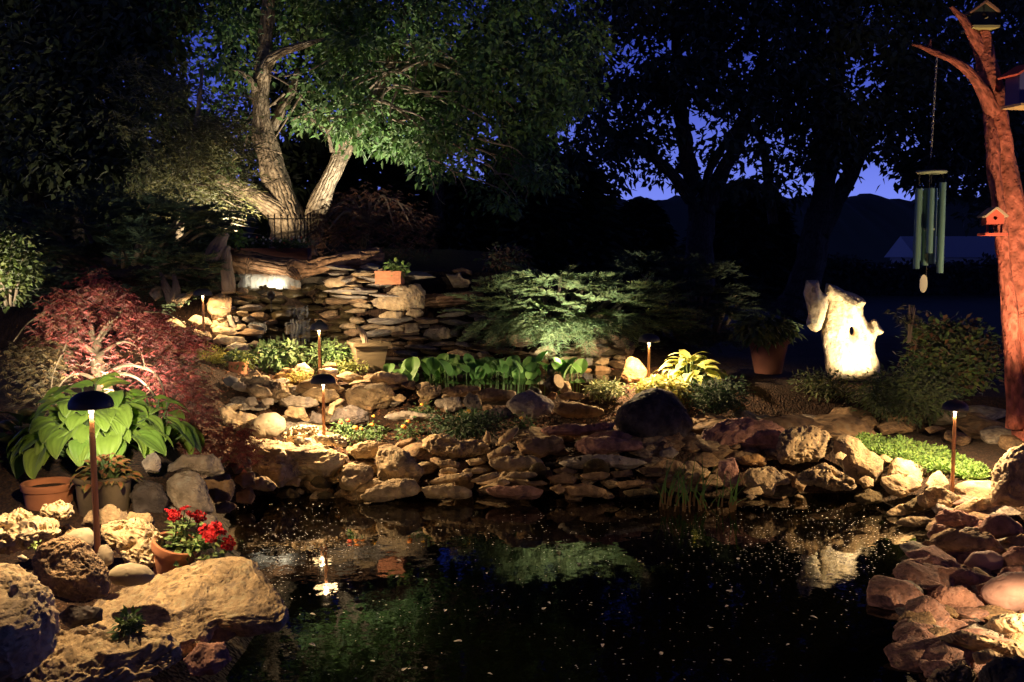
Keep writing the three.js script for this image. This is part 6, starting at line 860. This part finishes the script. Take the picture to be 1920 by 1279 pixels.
tree('dark_tree', 'dark forked tree with flared base on the lawn by the standing stone', [['trunk', [[1484, 598, 20], [1500, 560, 20], [1518, 500, 20], [1530, 430, 20]], [0.52, 0.34, 0.28, 0.26], { seed: 141, seg: 18 }], ['stem', [[1528, 440, 20], [1545, 360, 20], [1560, 260, 20], [1570, 120, 20], [1575, -100, 20]], [0.24, 0.21, 0.18, 0.13, 0.06], { seed: 142 }], ['stem', [[1534, 440, 20], [1572, 370, 20], [1608, 300, 20], [1650, 200, 20.1], [1710, 60, 20.2]], [0.19, 0.16, 0.14, 0.1, 0.05], { seed: 143 }], ['limb', [[1450, 420, 20.5], [1440, 330, 20.5], [1425, 250, 20.6]], [0.1, 0.1, 0.05], { seed: 144 }]], darkBarkMat, () => { const L = new Leaves(641); fillCrown(L, [[1480, 70, 170, 150], [1640, 70, 170, 150], [1800, 90, 180, 170], [1500, 220, 120, 90], [1620, 230, 110, 70], [1760, 240, 140, 80, 1.1], [1470, 330, 60, 45, 0.8], [1660, 325, 110, 48, 0.85], [1800, 330, 120, 50, 1], [1880, 300, 110, 130, 1], [1650, -140, 330, 130, 0.9], [1700, -310, 400, 110, 0.8]], 18.6, 21.6, 165, { clump: 0.9, cut: -0.19, R: 0.36, n: 15, len: 0.17, wid: 0.105, cols: [[0.05, 0.07, 0.03]], gaps: SKYGAPS, droop: 0.4, seed: 4 }); return L; }, V(at(1484, 600, 20).x, -0.45, -20), gDark);
tree('dark_tree', 'dark rounded tree behind the red trunk at the frame edge', [['trunk', [[1990, 600, 24], [1985, 450, 24], [1960, 250, 24]], [0.3, 0.25, 0.15], { seed: 151 }]], darkBarkMat, () => { const L = new Leaves(651); fillCrown(L, [[1930, 250, 120, 200], [1960, 30, 150, 150]], 22.5, 25, 140, { clump: 0.7, cut: -0.3, R: 0.4, n: 14, len: 0.2, wid: 0.13, cols: [[0.04, 0.06, 0.025]], droop: 0.3, seed: 5 }); return L; }, V(at(1990, 600, 24).x, -0.5, -24), gDark);
tree('dark_tree', 'dark broad-crowned tree standing behind the big uplit tree', [['trunk', [[820, 470, 15.5], [815, 350, 15.5], [800, 200, 15.5], [790, 0, 15.5]], [0.16, 0.13, 0.1, 0.05], { seed: 161 }]], darkBarkMat, () => { const L = new Leaves(661); fillCrown(L, [[520, 60, 110, 110], [520, 250, 100, 110, 0.9], [640, 150, 110, 130], [760, 90, 160, 110], [770, 230, 130, 70], [930, 130, 150, 150], [1040, 200, 90, 130], [440, 340, 60, 60, 0.6]], 14.6, 16.4, 140, { clump: 1.0, cut: -0.18, R: 0.3, n: 14, len: 0.14, wid: 0.085, cols: [[0.05, 0.075, 0.03]], gaps: [...SKYGAPS, [852, 300, 92, 0.01]], droop: 0.4, seed: 6 }); return L; }, V(at(820, 470, 15.5).x, at(820, 470, 15.5).y, -15.5), gDark);
// dense evergreens that close the view behind the wall
function evergreen(label, px, top, base, d, rpx, seed) {
  const foot = at(px, base, d), h = at(px, top, d).y - foot.y, R = rpx * mpp(d), t = thing('evergreen_tree', label, 'tree', foot, 'dark evergreens behind the garden'), L = new Leaves(seed);
  part(t, 'trunk', limbShape([V(0, -0.2, 0), V(0, h * 0.5, 0), V(0, h * 0.97, 0)], [R * 0.1, R * 0.07, 0.02], 10, { seed }), darkBarkMat);
  const n = Math.round(R * h * 330); for (let k = 0; k < n; k++) { const f = L.r(), a = L.r() * 6.283, r = R * (1 - f ** 2.6) ** 0.6 * (0.35 + 0.65 * Math.sqrt(L.r())) * (0.85 + 0.3 * N3(a * 1.5, f * 6, seed)), c = V(Math.cos(a) * r, f * h, Math.sin(a) * r); for (let q = 0; q < 9; q++) { const e = a + (L.r() - 0.5) * 1.6; L.leaf(c.x + (L.r() - 0.5) * 0.3, c.y + (L.r() - 0.5) * 0.22, c.z + (L.r() - 0.5) * 0.3, Math.cos(e), -0.35 + L.r() * 0.5, Math.sin(e), 0.24, 0.09, L.tint([0.028, 0.045, 0.022]), 0.2); } }
  part(t, 'crown', L.geo(), dullLeafMat);
}
evergreen('broad dark evergreen directly behind the small shaded maple', 695, 235, 520, 15.5, 105, 701);
evergreen('dark evergreen to the lawn side of the broad one', 985, 245, 540, 16, 88, 702);
evergreen('dark evergreen nearest the gap of open sky', 1070, 300, 560, 16.5, 95, 703);
evergreen('lowest rounded evergreen under the three-stemmed tree', 1390, 345, 560, 26, 120, 704);
evergreen('low dark evergreen between the two taller ones', 850, 335, 540, 16, 95, 709);
evergreen('dark evergreen seen between the trunks of the big tree', 585, 265, 480, 17, 95, 705);
evergreen('tall evergreen behind the blue green juniper', 150, 200, 520, 14.5, 190, 706);
evergreen('tall evergreen behind the feathery tree', 360, 210, 500, 15.5, 70, 707);
evergreen('far dark evergreen above the urn', 1200, 378, 560, 28, 70, 708);
// ---------- loose things ----------
{
  const g = new THREE.CircleGeometry(1, 6); g.rotateX(-Math.PI / 2); const pm = std({ color: [0.7, 0.64, 0.56], side: THREE.DoubleSide, roughness: 0.7 }), rnd = rngOf(801), m4 = new THREE.Matrix4(), list = [];
  const drop = (x, z, s) => list.push(new THREE.Matrix4().compose(V(x, 0.0035 + rnd() * 0.002, z), new THREE.Quaternion().setFromEuler(new THREE.Euler((rnd() - 0.5) * 0.25, rnd() * 6.28, (rnd() - 0.5) * 0.25)), V(s, s, s * (0.5 + 0.5 * rnd()))));
  let made = 0; while (made < 1900) { const near = rnd(), x = lerp(-1.7, 2.4, rnd()), z = -lerp(3.2, 6.1, rnd()); if (shoreDist(x, z) > -0.05) continue; const k = Math.exp(-((x + 1.25) ** 2 / 0.2 + (z + 5.2) ** 2 / 0.9)) + Math.exp(-((x - 1.7) ** 2 / 0.25 + (z + 5.1) ** 2 / 0.5)) * 0.7; if (rnd() > (0.13 + 1.5 * k) * (N3(x * 1.7, z * 1.7, 4) > -0.05 ? 1.3 : 0.25)) continue; drop(x, z, 0.0028 + 0.004 * rnd() * rnd()); made++; }
  const im = new THREE.InstancedMesh(g, pm, list.length); list.forEach((m, i) => im.setMatrixAt(i, m)); im.name = 'floating_specks'; im.userData = { kind: 'stuff', label: 'tiny pale petals and specks drifting on the pond' }; im.receiveShadow = true; scene.add(im);
  const pg = bladeShape({ seed: 77, w: 0.55, nl: 5, nw: 4, col: [0.7, 0.62, 0.55], bend: 0.2, cup: 0.2, rib: 0 }), pmat = std({ color: [1, 1, 1], vertexColors: true, side: THREE.DoubleSide }); let first = null;
  for (const [px, py] of [[762, 1028], [673, 1076], [747, 1082], [796, 1088], [912, 1076], [836, 1145], [1028, 1131], [865, 1205], [702, 1243], [798, 1257], [755, 1260], [915, 1265], [1384, 1051], [1372, 1112], [1520, 1158], [1366, 1138], [1370, 1242], [744, 1052], [1018, 1145], [582, 1153], [580, 1210], [1562, 1080], [1540, 1098], [1690, 1060], [1480, 1210], [1330, 1180], [1240, 1230], [1130, 1210], [1085, 1060], [990, 1010]]) { const [x, z] = onWater(px, py), o = first ? first.clone() : shade(new THREE.Mesh(pg, pmat)); first = first || o; o.name = numbered('floating_petal'); o.position.set(x, 0.005, z); o.rotation.set((rnd() - 0.5) * 0.2, rnd() * 6.28, 0); o.scale.setScalar(0.018 + 0.016 * rnd()); tag(o, 'pale petal floating on the dark pond water', 'petal', 'larger petals floating on the pond'); scene.add(o); }
  // bark chips on the beds
  const cg = new THREE.BoxGeometry(1, 0.25, 0.5), cm = std({ color: [1, 1, 1] }), N = 5000, chips = new THREE.InstancedMesh(cg, cm, N), col = new THREE.Color(); let i = 0; while (i < N) { const x = -3.2 + 4.6 * rnd(), z = -6.5 - 2.5 * rnd(); if (Math.hypot((x + 0.05) / 1.1, (z + 8.3) / 0.7) < 1) continue; m4.compose(V(x, groundAt(x, z) + 0.008, z), new THREE.Quaternion().setFromEuler(new THREE.Euler((rnd() - 0.5) * 0.8, rnd() * 6.28, (rnd() - 0.5) * 0.8)), V(1, 1, 1).multiplyScalar(0.01 + 0.018 * rnd())); chips.setMatrixAt(i, m4); const t = 0.6 + 0.8 * rnd(); chips.setColorAt(i, col.setRGB(0.14 * t, 0.06 * t, 0.03 * t)); i++; }
  chips.name = 'bark_mulch'; chips.userData = { kind: 'stuff', label: 'red brown bark mulch chips on the terrace beds' }; chips.castShadow = chips.receiveShadow = true; scene.add(chips);
}
scene.traverse((o) => { if (o.isMesh) o.castShadow = o.receiveShadow = true; });
camera.updateMatrixWorld();
renderer.render(scene, camera);
